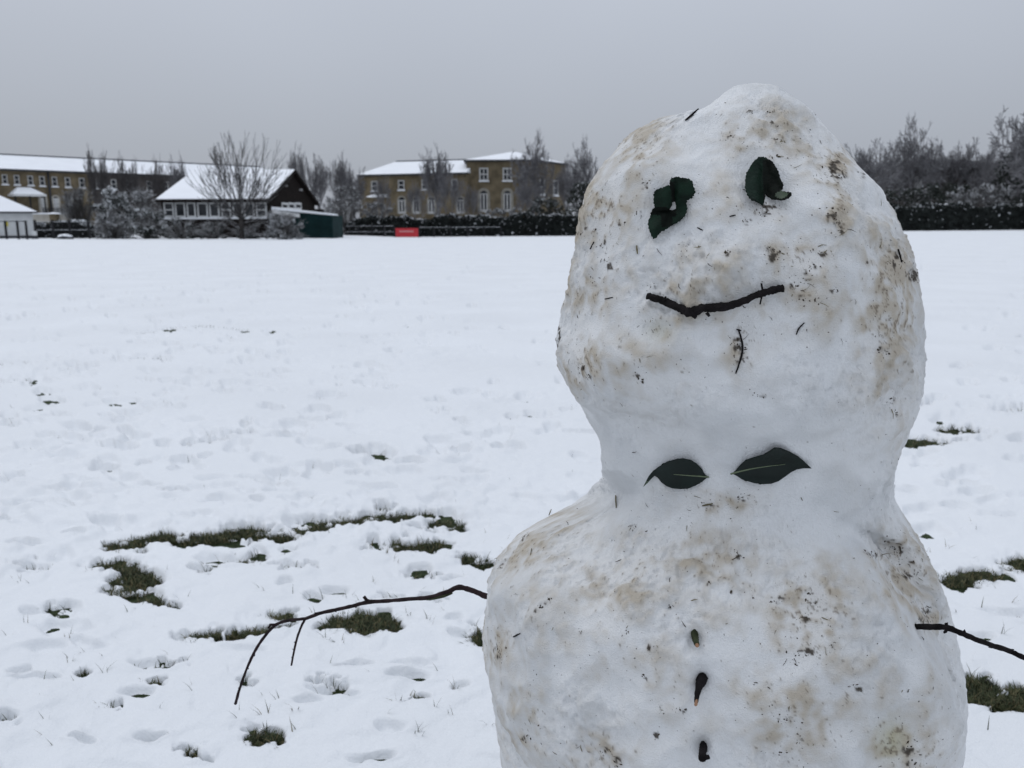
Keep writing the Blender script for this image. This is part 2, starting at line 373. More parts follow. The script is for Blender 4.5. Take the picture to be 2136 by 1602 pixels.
# centre fan point closes the inner ring
V = np.vstack([V, [0, 0, 0.025]])
me = np_mesh('snow', V, Q, [M['snow']])
snow_o = link_mesh('snow', me); tag(snow_o, kind='structure')
tag(snow_o, 'thin trampled white snow covering the whole playing field', 'snow')
X2, Y2, Q2, _ = ground_grid(False)
me = np_mesh('ground', np.stack([X2, Y2, base_z(X2, Y2) + 0.003 - 0.03 * sstep(np.hypot(X2, Y2), 6, 12)], 1), Q2, [M['lawn']])
lawn = link_mesh('ground', me); tag(lawn, 'dark green turf under the snow', 'ground', kind='structure')

# ------------------------------------------------------------------ grass blades in the bare patches and poking through
def blade(mb, p, h, lean, az, w, mi):
    dx, dy = math.cos(az), math.sin(az); sx, sy = -dy, dx
    pts = []
    for k in range(4):
        t = k / 3
        pts.append((p[0] + dx * lean * t * t, p[1] + dy * lean * t * t, p[2] + h * (t - 0.35 * t * t * min(1, lean / h)), w * (1 - t) ** 0.7))
    prev = None
    for k, (x, y, z, ww) in enumerate(pts):
        if k == 3: cur = [mb.vert((x, y, z))]
        else: cur = [mb.vert((x - sx * ww, y - sy * ww, z)), mb.vert((x + sx * ww, y + sy * ww, z))]
        if prev:
            if len(cur) == 2: mb.face([prev[0], prev[1], cur[1], cur[0]], mi)
            else: mb.face([prev[0], prev[1], cur[0]], mi)
        prev = cur
gb = MB()
cand = []
for (a, b, ru, rv, s) in PATCH:
    g = G(a, b); dist = math.hypot(g[0], g[1])
    for k in range(int(s * s * 2.6 * ru * rv * (0.42 if s > .7 else 0.16))):
        q = math.sqrt(rnd.random()) * (1.12 if s > .7 else 1.15); w = rnd.uniform(0, 6.283)
        cand.append((a + ru * q * math.cos(w), b + rv * q * math.sin(w), s))
for pts, hw, s in BANDS:
    for (a, b), (c, d) in zip(pts[:-1], pts[1:]):
        L = abs(c - a)
        for k in range(int(L * hw * 1.1 * s * s)):
            t = rnd.random(); cand.append((a + (c - a) * t, b + (d - b) * t + rnd.uniform(-1.25, 1.1) * hw, s))
for (a, b, s) in cand:
    if b < 640: continue
    g = G(a, b)
    h = rnd.uniform(0.010, 0.026) if s > .7 else rnd.uniform(0.014, 0.030)
    if b < 900: h *= 1.2
    blade(gb, (g[0], g[1], float(base_z(g[0], g[1])) - 0.002), h, rnd.uniform(0.004, 0.024), rnd.uniform(0, 6.283), rnd.uniform(0.0009, 0.0017), 0 if rnd.random() < .8 else 1)
for k in range(620):      # lone blades standing out of the snow
    v = 1602 - 880 * rnd.random() ** 0.8; u = rnd.uniform(-150, 2300)
    if nrng.random() < 0.4 and v < 900: continue
    n_ = 1 if rnd.random() < .6 else rnd.randint(2, 4)
    for j in range(n_):
        g = G(u + rnd.uniform(-8, 8), v + rnd.uniform(-3, 3))
        if math.hypot(g[0] - 0.2, g[1] - 0.73) < 0.3: continue
        h = rnd.uniform(0.030, 0.042)
        blade(gb, (g[0], g[1], float(base_z(g[0], g[1]))), h, rnd.uniform(0.004, 0.028), rnd.uniform(0, 6.283), rnd.uniform(0.0007, 0.0013), 0 if rnd.random() < .7 else 1)
grass = gb.build('grass', [M['grass'], M['drygrass']])
tag(grass, 'short green grass blades poking through the thin snow', 'grass', kind='stuff')

# ------------------------------------------------------------------ snowman body
OUT_L = [(1565, 174), (1530, 180), (1500, 195), (1450, 222), (1400, 236), (1345, 252), (1310, 276), (1280, 310), (1250, 345), (1225, 385), (1209, 430), (1201, 475), (1197, 520), (1189, 550),
         (1181, 600), (1171, 640), (1163, 680), (1158, 740), (1163, 770), (1175, 795), (1187, 818), (1205, 842), (1219, 870), (1235, 895), (1250, 922), (1255, 960), (1250, 990), (1235, 1012),
         (1214, 1030), (1190, 1048), (1150, 1066), (1110, 1090), (1078, 1110), (1053, 1137), (1030, 1167), (1018, 1200), (1014, 1245), (1008, 1300), (1004, 1345), (1010, 1390), (1021, 1430),
         (1028, 1480), (1036, 1530), (1046, 1602), (1062, 1700), (1080, 1800), (1085, 1950), (1075, 2150), (1065, 2700)]
OUT_R = [(1585, 174), (1620, 181), (1660, 196), (1690, 216), (1710, 245), (1740, 276), (1770, 314), (1800, 349), (1833, 379), (1847, 400), (1856, 420), (1872, 452), (1890, 486), (1905, 520),
         (1915, 560), (1923, 610), (1930, 660), (1932, 730), (1931, 790), (1924, 840), (1910, 882), (1895, 920), (1876, 962), (1867, 1000), (1866, 1030), (1880, 1060), (1905, 1096), (1925, 1130),
         (1945, 1170), (1960, 1208), (1975, 1242), (1986, 1282), (1998, 1330), (2006, 1370), (2013, 1410), (2019, 1450), (2020, 1500), (2016, 1550), (2010, 1602), (1995, 1700), (1975, 1800),
         (1970, 1950), (1975, 2150), (1980, 2700)]
AZ = math.atan((1545 - 1068) / F)
EF = np.array([math.sin(AZ), math.cos(AZ), 0]); ER = np.array([math.cos(AZ), -math.sin(AZ), 0])
DS = 0.75
KD = 0.94     # depth / width of the cross-section
def ts(px, py):
    d = ray(px, py); fw = d @ EF
    return (d @ ER) / fw, d[2] / fw
Lt = np.array([ts(*p) for p in OUT_L]); Rt = np.array([ts(*p) for p in OUT_R])
s_top = max(Lt[0, 1], Rt[0, 1]); s_bot = -1.08
# parametrise by s with dense sampling near the top
ss = s_top - (s_top - s_bot) * np.linspace(0, 1, 1400) ** 1.35
tl = np.interp(-ss, -Lt[:, 1], Lt[:, 0]); trr = np.interp(-ss, -Rt[:, 1], Rt[:, 0])
def smooth(a, k):
    ker = np.hanning(2 * k + 3); ker /= ker.sum()
    return np.convolve(np.pad(a, k + 1, mode='edge'), ker, 'valid')
e = 14
tl[:] = np.where(np.arange(len(tl)) > 40, smooth(tl, e), tl); trr[:] = np.where(np.arange(len(tl)) > 40, smooth(trr, e), trr)
ql = np.sqrt(1 + tl ** 2 * KD ** 2); qr = np.sqrt(1 + trr ** 2 * KD ** 2)
ra = (trr - tl) * DS / (ql + qr); xc = tl * DS + ra * ql
ra[0] = 0.0
dep = DS - 0.5 * (np.abs(tl) + np.abs(trr)) * KD ** 2 * ra / 1.02
# the crown of the head is closer to the centre depth than its shoulders
zc = H + ss * dep
arc = np.concatenate([[0], np.cumsum(np.hypot(np.diff(ra), np.diff(zc)))])
NR, NC = 640, 980
vis = arc[np.argmin(np.abs(zc - 0.16))]
ar = np.concatenate([np.linspace(0, vis, NR - 50), np.linspace(vis, arc[-1], 51)[1:]])
ra_ = np.interp(ar, arc, ra); xc_ = np.interp(ar, arc, xc); zz_ = np.interp(ar, arc, zc)
th_f = np.linspace(-math.pi * 1.04, math.pi * 0.04, int(NC * 0.74)); th_b = np.linspace(math.pi * 0.04, math.pi * 0.96, NC - len(th_f) + 2)[1:-1]
th = np.concatenate([th_f, th_b]); NC = len(th)
TH, RA = np.meshgrid(th, ra_)
XCg = np.repeat(xc_[:, None], NC, 1); ZZ = np.repeat(zz_[:, None], NC, 1)
ex = 2.15
cs, sn = np.cos(TH), np.sin(TH)
nrm = (np.abs(cs) ** ex + np.abs(sn) ** ex) ** (-1 / ex)
lat = XCg + RA * cs * nrm; fwd = DS + RA * KD * sn * nrm
S = (lat[..., None] * ER + fwd[..., None] * EF); S[..., 2] = ZZ
def grid_normals(S):
    dth = np.roll(S, -1, 1) - np.roll(S, 1, 1)
    dz = np.empty_like(S); dz[1:-1] = S[2:] - S[:-2]; dz[0] = S[1] - S[0]; dz[-1] = S[-1] - S[-2]
    n = np.cross(dth, dz); l = np.linalg.norm(n, axis=2, keepdims=True); l[l < 1e-12] = 1
    n = n / l
    n[0] = (0, 0, 1)
    return n
Nn = grid_normals(S)
if (Nn[NR // 2, len(th_f) // 2] @ EF) > 0: Nn = -Nn; Nn[0] = (0, 0, 1)
flat = S.reshape(-1, 3); fn = Nn.reshape(-1, 3)
uu, vv = proj(flat)
front = np.clip(-(fn @ EF) * 1.5 + 0.3, 0, 1)
# fold down the right of the chest: the front ball ends in a ridge, the back ball lies behind it
RIDGE = [(1770, 1090), (1815, 1190), (1855, 1265), (1905, 1335), (1945, 1400), (1975, 1480), (1995, 1570), (2005, 1680)]
rx = np.interp(vv, [p[1] for p in RIDGE], [p[0] for p in RIDGE]); sd = uu - rx
fade = sstep(vv, 1085, 1190) * front
back = 0.062 * sstep(sd, -10, 22) * (1 - 0.8 * sstep(sd, 50, 200)) * fade
disp = 0.012 * np.exp(-((sd + 55) / 65.0) ** 2) * fade
# cheek bulge lower left of the head, shelf above the eyes, sunken chin
def bl(a, b, ru, rv): return np.exp(-((uu - a) / ru) ** 2 - ((vv - b) / rv) ** 2) * front
disp += 0.010 * bl(1270, 760, 110, 70) + 0.006 * bl(1480, 560, 140, 70) - 0.007 * bl(1300, 900, 130, 50) + 0.006 * bl(1780, 470, 90, 120)
disp -= 0.006 * bl(1370, 690, 40, 25) ; disp += 0.008 * bl(1480, 1240, 240, 130) - 0.008 * bl(1560, 960, 300, 60)
disp -= 0.006 * bl(1620, 380, 60, 60) + 0.005 * bl(1400, 430, 60, 70)
for (a, b) in ((1449, 1330), (1462, 1420), (1466, 1560)): disp -= 0.007 * bl(a, b, 17, 22)
pts = flat + fn * disp[:, None] + (EF * 0.93 + ER * 0.12) * back[:, None]
def fb(f, s): return noise3(pts, f, s)
lump = np.clip((vv - 150) / 100, 0.3, 1)
n_lo = fb(9, 1); n_mid = fb(24, 2); n_sm = fb(62, 3); n_ti = fb(150, 4); n_fi = fb(360, 5); n_vf = fb(760, 6)
coarse = sstep(fb(13, 7), -0.25, 0.45)          # areas of rougher, crumbly surface
ridged = 1 - np.abs(fb(34, 8)) * 2.2
ff = 0.22 + 0.78 * sstep(-(fn @ EF), 0.05, 0.6)
disp2 = ff * (0.0075 * n_lo + 0.0050 * n_mid + 0.0035 * (1 - 2 * np.abs(fb(15, 31))) + 0.0016 * (1 - 2 * np.abs(fb(38, 32)))) + (0.0020 * n_sm + 0.0010 * n_ti + 0.00045 * n_fi) * (0.4 + 0.9 * coarse) + 0.00026 * n_vf
disp2 -= 0.0020 * coarse * sstep(fb(85, 9), 0.22, 0.55) + 0.0011 * coarse * sstep(fb(190, 10), 0.2, 0.5)
disp2 += 0.0012 * coarse * sstep(fb(70, 11), 0.25, 0.5) + 0.0010 * coarse * sstep(fb(120, 13), 0.3, 0.5)
disp2 -= 0.0012 + 0.0030 * ff
disp2 *= np.interp(np.repeat(ra_[:, None], NC, 1).ravel(), [0, 0.02, 0.05], [0.15, 0.6, 1])
pts = pts + fn * disp2[:, None]
# bring the outline of the lumpy body back to the measured one
ybin = np.arange(190, 2300, 22.0)
tL = np.interp(ybin, [p[1] for p in OUT_L], [p[0] for p in OUT_L]); tR = np.interp(ybin, [p[1] for p in OUT_R], [p[0] for p in OUT_R])
for it in range(3):
    u_, v_ = proj(pts); dl = np.zeros(len(ybin)); dr = np.zeros(len(ybin))
    for k, yy in enumerate(ybin):
        m_ = np.abs(v_ - yy) < 7
        if m_.sum() > 10: dl[k] = tL[k] - u_[m_].min(); dr[k] = tR[k] - u_[m_].max()
    dl = np.convolve(np.pad(dl, 1, mode='edge'), [.25, .5, .25], 'valid'); dr = np.convolve(np.pad(dr, 1, mode='edge'), [.25, .5, .25], 'valid')
    cl_, cr_ = np.interp(v_, ybin, tL), np.interp(v_, ybin, tR)
    fr = np.clip((u_ - (cl_ + cr_) / 2) / ((cr_ - cl_) / 2 + 1e-6), -1.1, 1.1)
    sh = np.where(fr < 0, np.interp(v_, ybin, dl), np.interp(v_, ybin, dr)) * sstep(np.abs(fr), 0.45, 0.98) * sstep(v_, 170, 215)
    pts = pts + ER * (sh * ((pts - CAM) @ FWD) / F)[:, None]
S = pts.reshape(NR, NC, 3)
S[0] = S[0].mean(0)
pts = S.reshape(-1, 3)
N2 = grid_normals(S)
if (N2[NR // 2, len(th_f) // 2] @ EF) > 0: N2 = -N2
N2[0] = (0, 0, 1)
VN = N2.reshape(-1, 3)
uu, vv = proj(pts)
facing = np.clip(-(fn @ EF) + 0.55, 0, 1)
facing = sstep(facing, 0.0, 0.35)

# dirt rolled up with the snow: soft beige stains, dark soil crumbs
STAIN = [(1345, 300, 60, 60, .65), (1330, 340, 35, 60, .5), (1250, 440, 60, 70, .75), (1300, 430, 60, 60, .5), (1235, 600, 45, 60, .55), (1215, 760, 40, 45, .9), (1300, 760, 110, 60, .5),
         (1440, 600, 110, 50, .6), (1500, 540, 70, 45, .5), (1400, 560, 70, 50, .4), (1580, 300, 70, 40, .55), (1530, 265, 50, 40, .45), (1640, 270, 60, 50, .45), (1740, 350, 35, 50, .9), (1750, 435, 35, 60, .9), (1700, 330, 60, 50, .5),
         (1590, 440, 45, 28, .8), (1500, 410, 50, 50, .45), (1450, 420, 60, 30, .4), (1670, 565, 70, 60, .75), (1855, 640, 55, 170, .8), (1870, 560, 30, 60, .7), (1830, 740, 50, 70, .6), (1540, 720, 30, 50, .55), (1372, 690, 34, 24, .55),
         (1720, 640, 90, 60, .45), (1560, 640, 130, 26, .35), (1380, 660, 90, 26, .5), (1500, 660, 90, 22, .45), (1620, 530, 22, 30, .5), (1430, 520, 30, 30, .4), (1280, 560, 70, 90, .4), (1750, 500, 70, 40, .4), (1870, 850, 30, 100, .4),
         (1250, 330, 30, 60, .5), (1200, 640, 30, 100, .5), (1820, 620, 50, 60, .5),
         (1100, 1150, 80, 55, .5), (1180, 1100, 70, 40, .4), (1300, 1230, 130, 90, .5), (1480, 1170, 110, 60, .5), (1700, 1260, 90, 80, .75), (1890, 1180, 60, 75, .8), (1690, 1345, 80, 40, .6), (1660, 1500, 110, 80, .55),
         (1862, 1550, 42, 60, .8), (1925, 1285, 40, 32, .8), (1040, 1340, 28, 60, .7), (1100, 1500, 60, 100, .5), (1240, 1570, 70, 50, .55), (1380, 1400, 60, 80, .4), (1550, 1040, 40, 24, .5), (1470, 1050, 50, 30, .6), (1330, 1130, 60, 40, .3),
         (1150, 1330, 90, 60, .3), (1800, 1420, 90, 90, .35), (1930, 1440, 40, 90, .4), (1090, 1230, 70, 60, .35), (1500, 1290, 90, 50, .3), (1290, 1390, 60, 40, .3), (1560, 1440, 60, 50, .3), (1640, 1590, 60, 40, .5), (1940, 1560, 40, 60, .5)]
CLUMP = [(1735, 345, 22, 18, 1), (1752, 362, 14, 16, 1), (1748, 460, 14, 10, 1), (1740, 440, 22, 8, .8), (1758, 478, 8, 6, 1), (1519, 526, 9, 8, 1.1), (1617, 535, 20, 22, .8), (1600, 520, 18, 8, .7), (1710, 527, 14, 8, 1), (1878, 545, 8, 26, 1),
         (1909, 578, 10, 14, 1.6), (1745, 607, 7, 6, 1.3), (1692, 562, 14, 8, 1), (1668, 580, 18, 12, .9), (1650, 600, 14, 8, .8), (1255, 508, 6, 10, .8), (1263, 552, 8, 14, .9), (1210, 768, 9, 8, 1), (1228, 786, 7, 9, 1), (1328, 782, 5, 7, 1.2), (1340, 797, 3, 5, .9),
         (1590, 432, 26, 12, .8), (1585, 450, 14, 10, .8), (1556, 462, 10, 5, .8), (1537, 722, 10, 14, .9), (1550, 740, 14, 10, .8), (1530, 705, 8, 6, .7), (1160, 705, 4, 26, 1.2), (1187, 560, 3, 8, 1), (1240, 585, 10, 10, .6), (1430, 515, 12, 14, .6),
         (1347, 385, 8, 6, .7), (1225, 480, 14, 10, .7), (1330, 445, 12, 8, .6), (1290, 470, 18, 10, .6), (1605, 330, 10, 8, .7), (1630, 330, 22, 12, .5), (1570, 235, 14, 5, .8), (1600, 232, 16, 4, .7), (1620, 262, 10, 6, .8), (1520, 285, 18, 10, .6), (1620, 290, 8, 4, .9),
         (1355, 600, 8, 10, .8), (1850, 735, 10, 8, .8), (1832, 730, 6, 10, .8), (1860, 830, 5, 14, .9), (1868, 860, 5, 8, .8), (1590, 825, 20, 8, .7), (1800, 360, 10, 6, .7), (1810, 545, 6, 5, .9), (1680, 625, 20, 12, .6), (1700, 630, 8, 6, .6),
         (1040, 1345, 14, 20, .9), (1048, 1372, 9, 22, .8), (1355, 1352, 7, 6, 1.3), (1547, 1165, 8, 8, 1), (1530, 1150, 8, 14, .6), (1625, 1255, 16, 8, 1), (1697, 1255, 16, 8, .9), (1672, 1288, 12, 10, .8), (1690, 1240, 10, 10, .6), (1676, 1364, 26, 7, .9), (1740, 1350, 12, 9, .8),
         (1925, 1290, 20, 14, 1), (1932, 1270, 14, 10, .9), (1890, 1200, 9, 8, 1), (1910, 1198, 6, 6, 1), (1870, 1142, 8, 14, .9), (1820, 1152, 14, 8, .8), (1850, 1130, 10, 8, .7), (1880, 1165, 26, 20, .5), (1342, 1411, 5, 8, 1), (1366, 1536, 6, 8, 1), (1262, 1572, 12, 12, .8), (1290, 1590, 12, 10, .7),
         (1548, 1036, 14, 8, .8), (1470, 1052, 12, 4, .7), (1130, 1078, 8, 5, 1), (1090, 1122, 5, 5, 1), (1046, 1184, 8, 4, 1.1), (1103, 1118, 4, 3, .9), (1320, 1100, 10, 5, .8), (1355, 1110, 8, 4, .7), (1130, 1265, 8, 4, .8), (1145, 1250, 5, 4, .8), (1398, 1265, 8, 8, .7),
         (1410, 1478, 26, 7, .5), (1430, 1480, 5, 6, .9), (1660, 1380, 12, 6, .6), (1785, 1430, 10, 6, .8), (1895, 1440, 6, 6, .8), (1890, 1560, 16, 12, .9), (1900, 1590, 12, 10, .8), (1640, 1500, 22, 18, .6), (1670, 1545, 10, 20, .6), (1630, 1570, 14, 6, .6), (1100, 1540, 6, 10, .8),
         (1125, 1515, 6, 8, .7), (1380, 1485, 4, 6, .9), (1210, 1318, 5, 6, .7), (1310, 1320, 4, 4, 1), (1525, 1235, 4, 4, 1), (1570, 1245, 4, 10, .6), (1480, 1215, 5, 5, .7)]
st = np.zeros(len(pts)); dk = np.zeros(len(pts))
wu = uu + 16 * n_mid + 10 * n_sm; wv = vv + 16 * fb(24, 12) + 8 * fb(62, 14)
for (a, b, ru, rv, s) in STAIN:
    st = np.maximum(st, s * np.exp(-0.8 * (((wu - a) / ru) ** 2 + ((wv - b) / rv) ** 2))) + 0.12 * s * np.exp(-0.5 * (((wu - a) / ru) ** 2 + ((wv - b) / rv) ** 2))
for (a, b, ru, rv, s) in CLUMP:
    dk = np.maximum(dk, s * np.exp(-0.9 * (((wu - a) / ru) ** 2 + ((wv - b) / rv) ** 2)))
gen = 0.55 * sstep(fb(11, 15), -0.15, 0.4)
st = st * facing + (1 - facing) * gen + 0.14 * gen
dk = dk * facing
mott = 0.55 + 0.8 * n_sm + 0.55 * n_ti + 0.5 * n_mid
beige = np.clip(1.6 * st * np.clip(mott, 0.25, 1.5), 0, 1)
brown = np.clip(st - 0.40, 0, 1) * sstep(0.6 * n_ti + 0.5 * n_sm + 0.35 * n_fi, 0.12, 0.55) * 1.2
spk = 0.55 * n_fi + 0.45 * n_vf + 0.35 * n_ti
speck = sstep(spk + 0.62 * np.clip(st - 0.12, 0, 1), 0.66, 0.82) * 0.75
speck = np.maximum(speck, sstep(spk + 0.30 * n_mid + 0.2 * n_lo, 0.72, 0.84) * 0.6)
clump = sstep(dk * (0.62 + 0.75 * n_ti + 0.75 * n_fi + 0.3 * n_vf), 0.36, 0.66)
halo = np.clip(dk, 0, 1) * 0.35
white = np.array([0.76, 0.77, 0.775]); cbe = np.array([0.43, 0.375, 0.29]); cbr = np.array([0.25, 0.19, 0.13]); cdk = np.array([0.045, 0.036, 0.026]); cye = np.array([0.42, 0.40, 0.24])
c = np.repeat(white[None], len(pts), 0)
def mixc(c, k, w): return c + (k - c) * w[:, None]
c = mixc(c, np.array([0.62, 0.635, 0.645]), 0.30 + 0.70 * sstep(0.7 * n_mid + 0.9 * n_lo + 0.35 * n_sm, -0.30, 0.35))
c = mixc(c, cbe, beige * 0.85)
yel = np.exp(-(((uu - 1858) / 34) ** 2 + ((vv - 1545) / 40) ** 2)) * 0.7 + np.exp(-(((uu - 1375) / 30) ** 2 + ((vv - 690) / 22) ** 2)) * 0.35
c = mixc(c, cye, np.clip(yel * facing, 0, 1) * 0.8)
c = mixc(c, cbr, np.clip(brown * 0.55 + halo * 0.7 * np.clip(mott, 0, 1), 0, 1))
c = mixc(c, np.array([0.13, 0.105, 0.075]), np.clip(speck * 0.85, 0, 1)); c = mixc(c, cdk, clump * 0.95)
C4 = np.concatenate([c, np.ones((len(c), 1))], 1)

def snowman_mat():
    m = bpy.data.materials.new('packed_dirty_snow'); m.use_nodes = True
    nt = m.node_tree; b = nt.nodes['Principled BSDF']
    a = nt.nodes.new('ShaderNodeAttribute'); a.attribute_name = 'Dirt'
    tc = nt.nodes.new('ShaderNodeTexCoord')
    n = nt.nodes.new('ShaderNodeTexNoise'); n.inputs['Scale'].default_value = 900; n.inputs['Detail'].default_value = 3
    nt.links.new(tc.outputs['Object'], n.inputs['Vector'])
    bp = nt.nodes.new('ShaderNodeBump'); bp.inputs['Strength'].default_value = 0.8; bp.inputs['Distance'].default_value = 0.0014
    nt.links.new(n.outputs['Fac'], bp.inputs['Height']); nt.links.new(bp.outputs['Normal'], b.inputs['Normal'])
    nt.links.new(a.outputs['Color'], b.inputs['Base Color'])
    b.inputs['Roughness'].default_value = 0.6; b.inputs['Specular IOR Level'].default_value = 0.25
    b.inputs['Subsurface Weight'].default_value = 0.0
    return m
M['snowman'] = snowman_mat()

base = EF * DS + ER * float(xc_[-1]); base[2] = 0.0
snowman = thing('snowman', tuple(base), 'large dirty snowman with leaf eyes, stick smile and leaf bow tie in the foreground', 'snowman')
i = np.arange(NR - 1)[:, None] * NC; j = np.arange(NC)[None]; j2 = (j + 1) % NC
SQ = np.stack([i + j, i + NC + j, i + NC + j2, i + j2], -1)      # (NR-1, NC, 4)
if (np.cross(pts[SQ[NR // 2, 300, 1]] - pts[SQ[NR // 2, 300, 0]], pts[SQ[NR // 2, 300, 3]] - pts[SQ[NR // 2, 300, 0]]) @ VN[SQ[NR // 2, 300, 0]]) < 0: SQ = SQ[..., ::-1]
neck = int(np.argmin(np.abs(zz_ - float(zz_[np.argmin(np.where((zz_ > 0.45) & (zz_ < 0.62), ra_, 9))]))))
for nm, a, b in (('head', 0, neck), ('torso', neck, NR - 1)):
    q = SQ[a:b].reshape(-1, 4); lo, hi = a * NC, (b + 1) * NC
    vloc = pts[lo:hi] - base
    me = np_mesh(nm, vloc, q - lo, [M['snowman']], True, {'Dirt': C4[lo:hi]})
    if len(me.vertices) == hi - lo:
        me.normals_split_custom_set_from_vertices(VN[lo:hi].astype(np.float32).tolist())
    link_mesh(nm, me, snowman)
# coarse BVH for placing things on the snow
bv = [Vector(p) for p in pts]
step = 1
BVH = BVHTree.FromPolygons(bv, SQ.reshape(-1, 4).tolist())
def hit(px, py, lift=0.0):
    d = ray(px, py)
    h = BVH.ray_cast(Vector(CAM), Vector(d))
    if h[0] is None:
        return None, None
    n = np.array(h[1]);
    if n @ d > 0: n = -n
    return np.array(h[0]) + n * lift, n
def hitz(px, py, default=0.72):
    p, n = hit(px, py)
    return (p @ EF) if p is not None else default
def at_depth(px, py, df):
    d = ray(px, py); return CAM + d * (df / (d @ EF))

# soil crumbs and bits of turf stuck in the snow
cr = MB()
def crumb(mb, p, n, s):
    t = np.cross(n, (0.3, 0.5, 0.8)); t /= np.linalg.norm(t); b = np.cross(n, t)
    a = rnd.uniform(0, 6.28); t, b = math.cos(a) * t + math.sin(a) * b, -math.sin(a) * t + math.cos(a) * b
    e1, e2, e3 = s * rnd.uniform(.6, 1.6), s * rnd.uniform(.5, 1), s * rnd.uniform(.4, .9)
    k = [mb.vert(p + t * e1 * rnd.uniform(.7, 1.2)), mb.vert(p + b * e2 * rnd.uniform(.7, 1.2)), mb.vert(p - t * e1 * rnd.uniform(.7, 1.2)), mb.vert(p - b * e2 * rnd.uniform(.7, 1.2)), mb.vert(p + n * e3), mb.vert(p - n * e3)]
    for f in ((0, 1, 4), (1, 2, 4), (2, 3, 4), (3, 0, 4), (1, 0, 5), (2, 1, 5), (3, 2, 5), (0, 3, 5)): mb.face([k[x] for x in f])
for (a, b, ru, rv, s) in CLUMP:
    for k in range(int(3 + s * 0.035 * ru * rv + rnd.random() * 3)):
        p, n = hit(a + rnd.gauss(0, .55) * ru, b + rnd.gauss(0, .55) * rv)
        if p is not None: crumb(cr, p, n, 0.0003 + 0.0009 * rnd.random() ** 2.2)
for (a, b, ru, rv, s) in STAIN:
    for k in range(int(22 * s)):
        p, n = hit(a + rnd.gauss(0, .7) * ru, b + rnd.gauss(0, .7) * rv)
        if p is not None: crumb(cr, p, n, rnd.uniform(0.0002, 0.0006))
for k in range(300):
    p, n = hit(rnd.uniform(1000, 2020), rnd.uniform(180, 1600))
    if p is not None: crumb(cr, p, n, rnd.uniform(0.0002, 0.0006))
o = cr.build('soil_specks', M['soil'], snowman); o['kind'] = 'stuff'

gbits = MB()
def bit(a, b):
    p, n = hit(a, b)
    if p is None: return
    t = np.cross(n, np.array([rnd.gauss(0, 1), rnd.gauss(0, 1), rnd.gauss(0, 1)])); t /= np.linalg.norm(t) + 1e-9
    L = 0.0018 + 0.006 * rnd.random() ** 2; k = rnd.uniform(.0, .5); w = rnd.uniform(.00012, .00036)
    c_ = np.cross(t, n); bend = c_ * rnd.uniform(-.3, .3)
    gbits.tube([p - n * .0004, p + t * L * .5 + n * L * k * .4 + bend * L * .5, p + t * L + n * L * k * .5], [w, w, w * .5], 4, 0 if rnd.random() < .5 else 1, True, .2)
for (a, b, ru, rv, s) in CLUMP:
    if rnd.random() < .55: bit(a + rnd.gauss(0, .8) * ru, b + rnd.gauss(0, .8) * rv)
for (a, b, ru, rv, s) in STAIN:
    for k in range(2): bit(a + rnd.gauss(0, .7) * ru, b + rnd.gauss(0, .7) * rv)
for k in range(50): bit(rnd.uniform(1020, 2000), rnd.uniform(200, 1600))
o = gbits.build('grass_bits', [M['soil'], M['drygrass']], snowman); o['kind'] = 'stuff'
# loose bits of snow sticking to the surface, most visible along the outline
def stick_on(name, poly, rad, mats, lift=0.0, sides=8, sub=6, mi=0, parent=snowman, lump=0.12, label=None, depth=None):
    P3 = []
    for k, (a, b) in enumerate(poly):
        if depth is not None: P3.append(at_depth(a, b, depth[k]))
        else:
            p, n = hit(a, b, lift)
            if p is None: p = at_depth(a, b, 0.70)
            P3.append(p)
    c = catmull(P3, sub)
    rr = np.interp(np.linspace(0, 1, len(c)), np.linspace(0, 1, len(rad)), rad)
    mb = MB(); mb.tube(c, rr, sides, mi, True, lump)
    o = mb.build(name, mats, parent)
    if label: o['label'] = label
    return o, c

# mouth
MOUTH = [(1350, 617), (1385, 628), (1420, 644), (1440, 651), (1470, 642), (1500, 641), (1540, 632), (1580, 615), (1610, 606), (1634, 601)]
hd = [hit(*p)[0] @ EF for p in MOUTH]
fit = np.polyfit(range(len(hd)), hd, 2)
md = [min(h + 0.001, np.polyval(fit, k)) - 0.0036 for k, h in enumerate(hd)]
md = list(np.convolve(np.pad(md, 1, mode='edge'), [.25, .5, .25], 'valid'))
mouth, mc = stick_on('mouth', MOUTH, [.0024, .0027, .0028, .0036, .0028, .0030, .0026, .0024, .0028, .0027], [M['stick']], sub=7, sides=10, depth=md, lump=.22, label='dark crooked twig smile')
mb = MB(); q = at_depth(1438, 650, md[3]); mb.tube([q, at_depth(1446, 657, md[3] - .001), at_depth(1452, 662, md[3] - .002)], [.0024, .002, .0014], 7, 0, True, .15)
mb.tube([at_depth(1384, 627, md[1] - .002), at_depth(1389, 619, md[1] - .003)], [.0012, .0008], 6); mb.tube([at_depth(1474, 652, md[4] - .001), at_depth(1480, 660, md[4] - .001)], [.0014, .0009], 6)
mb.build('side_shoot', M['stick'], mouth)

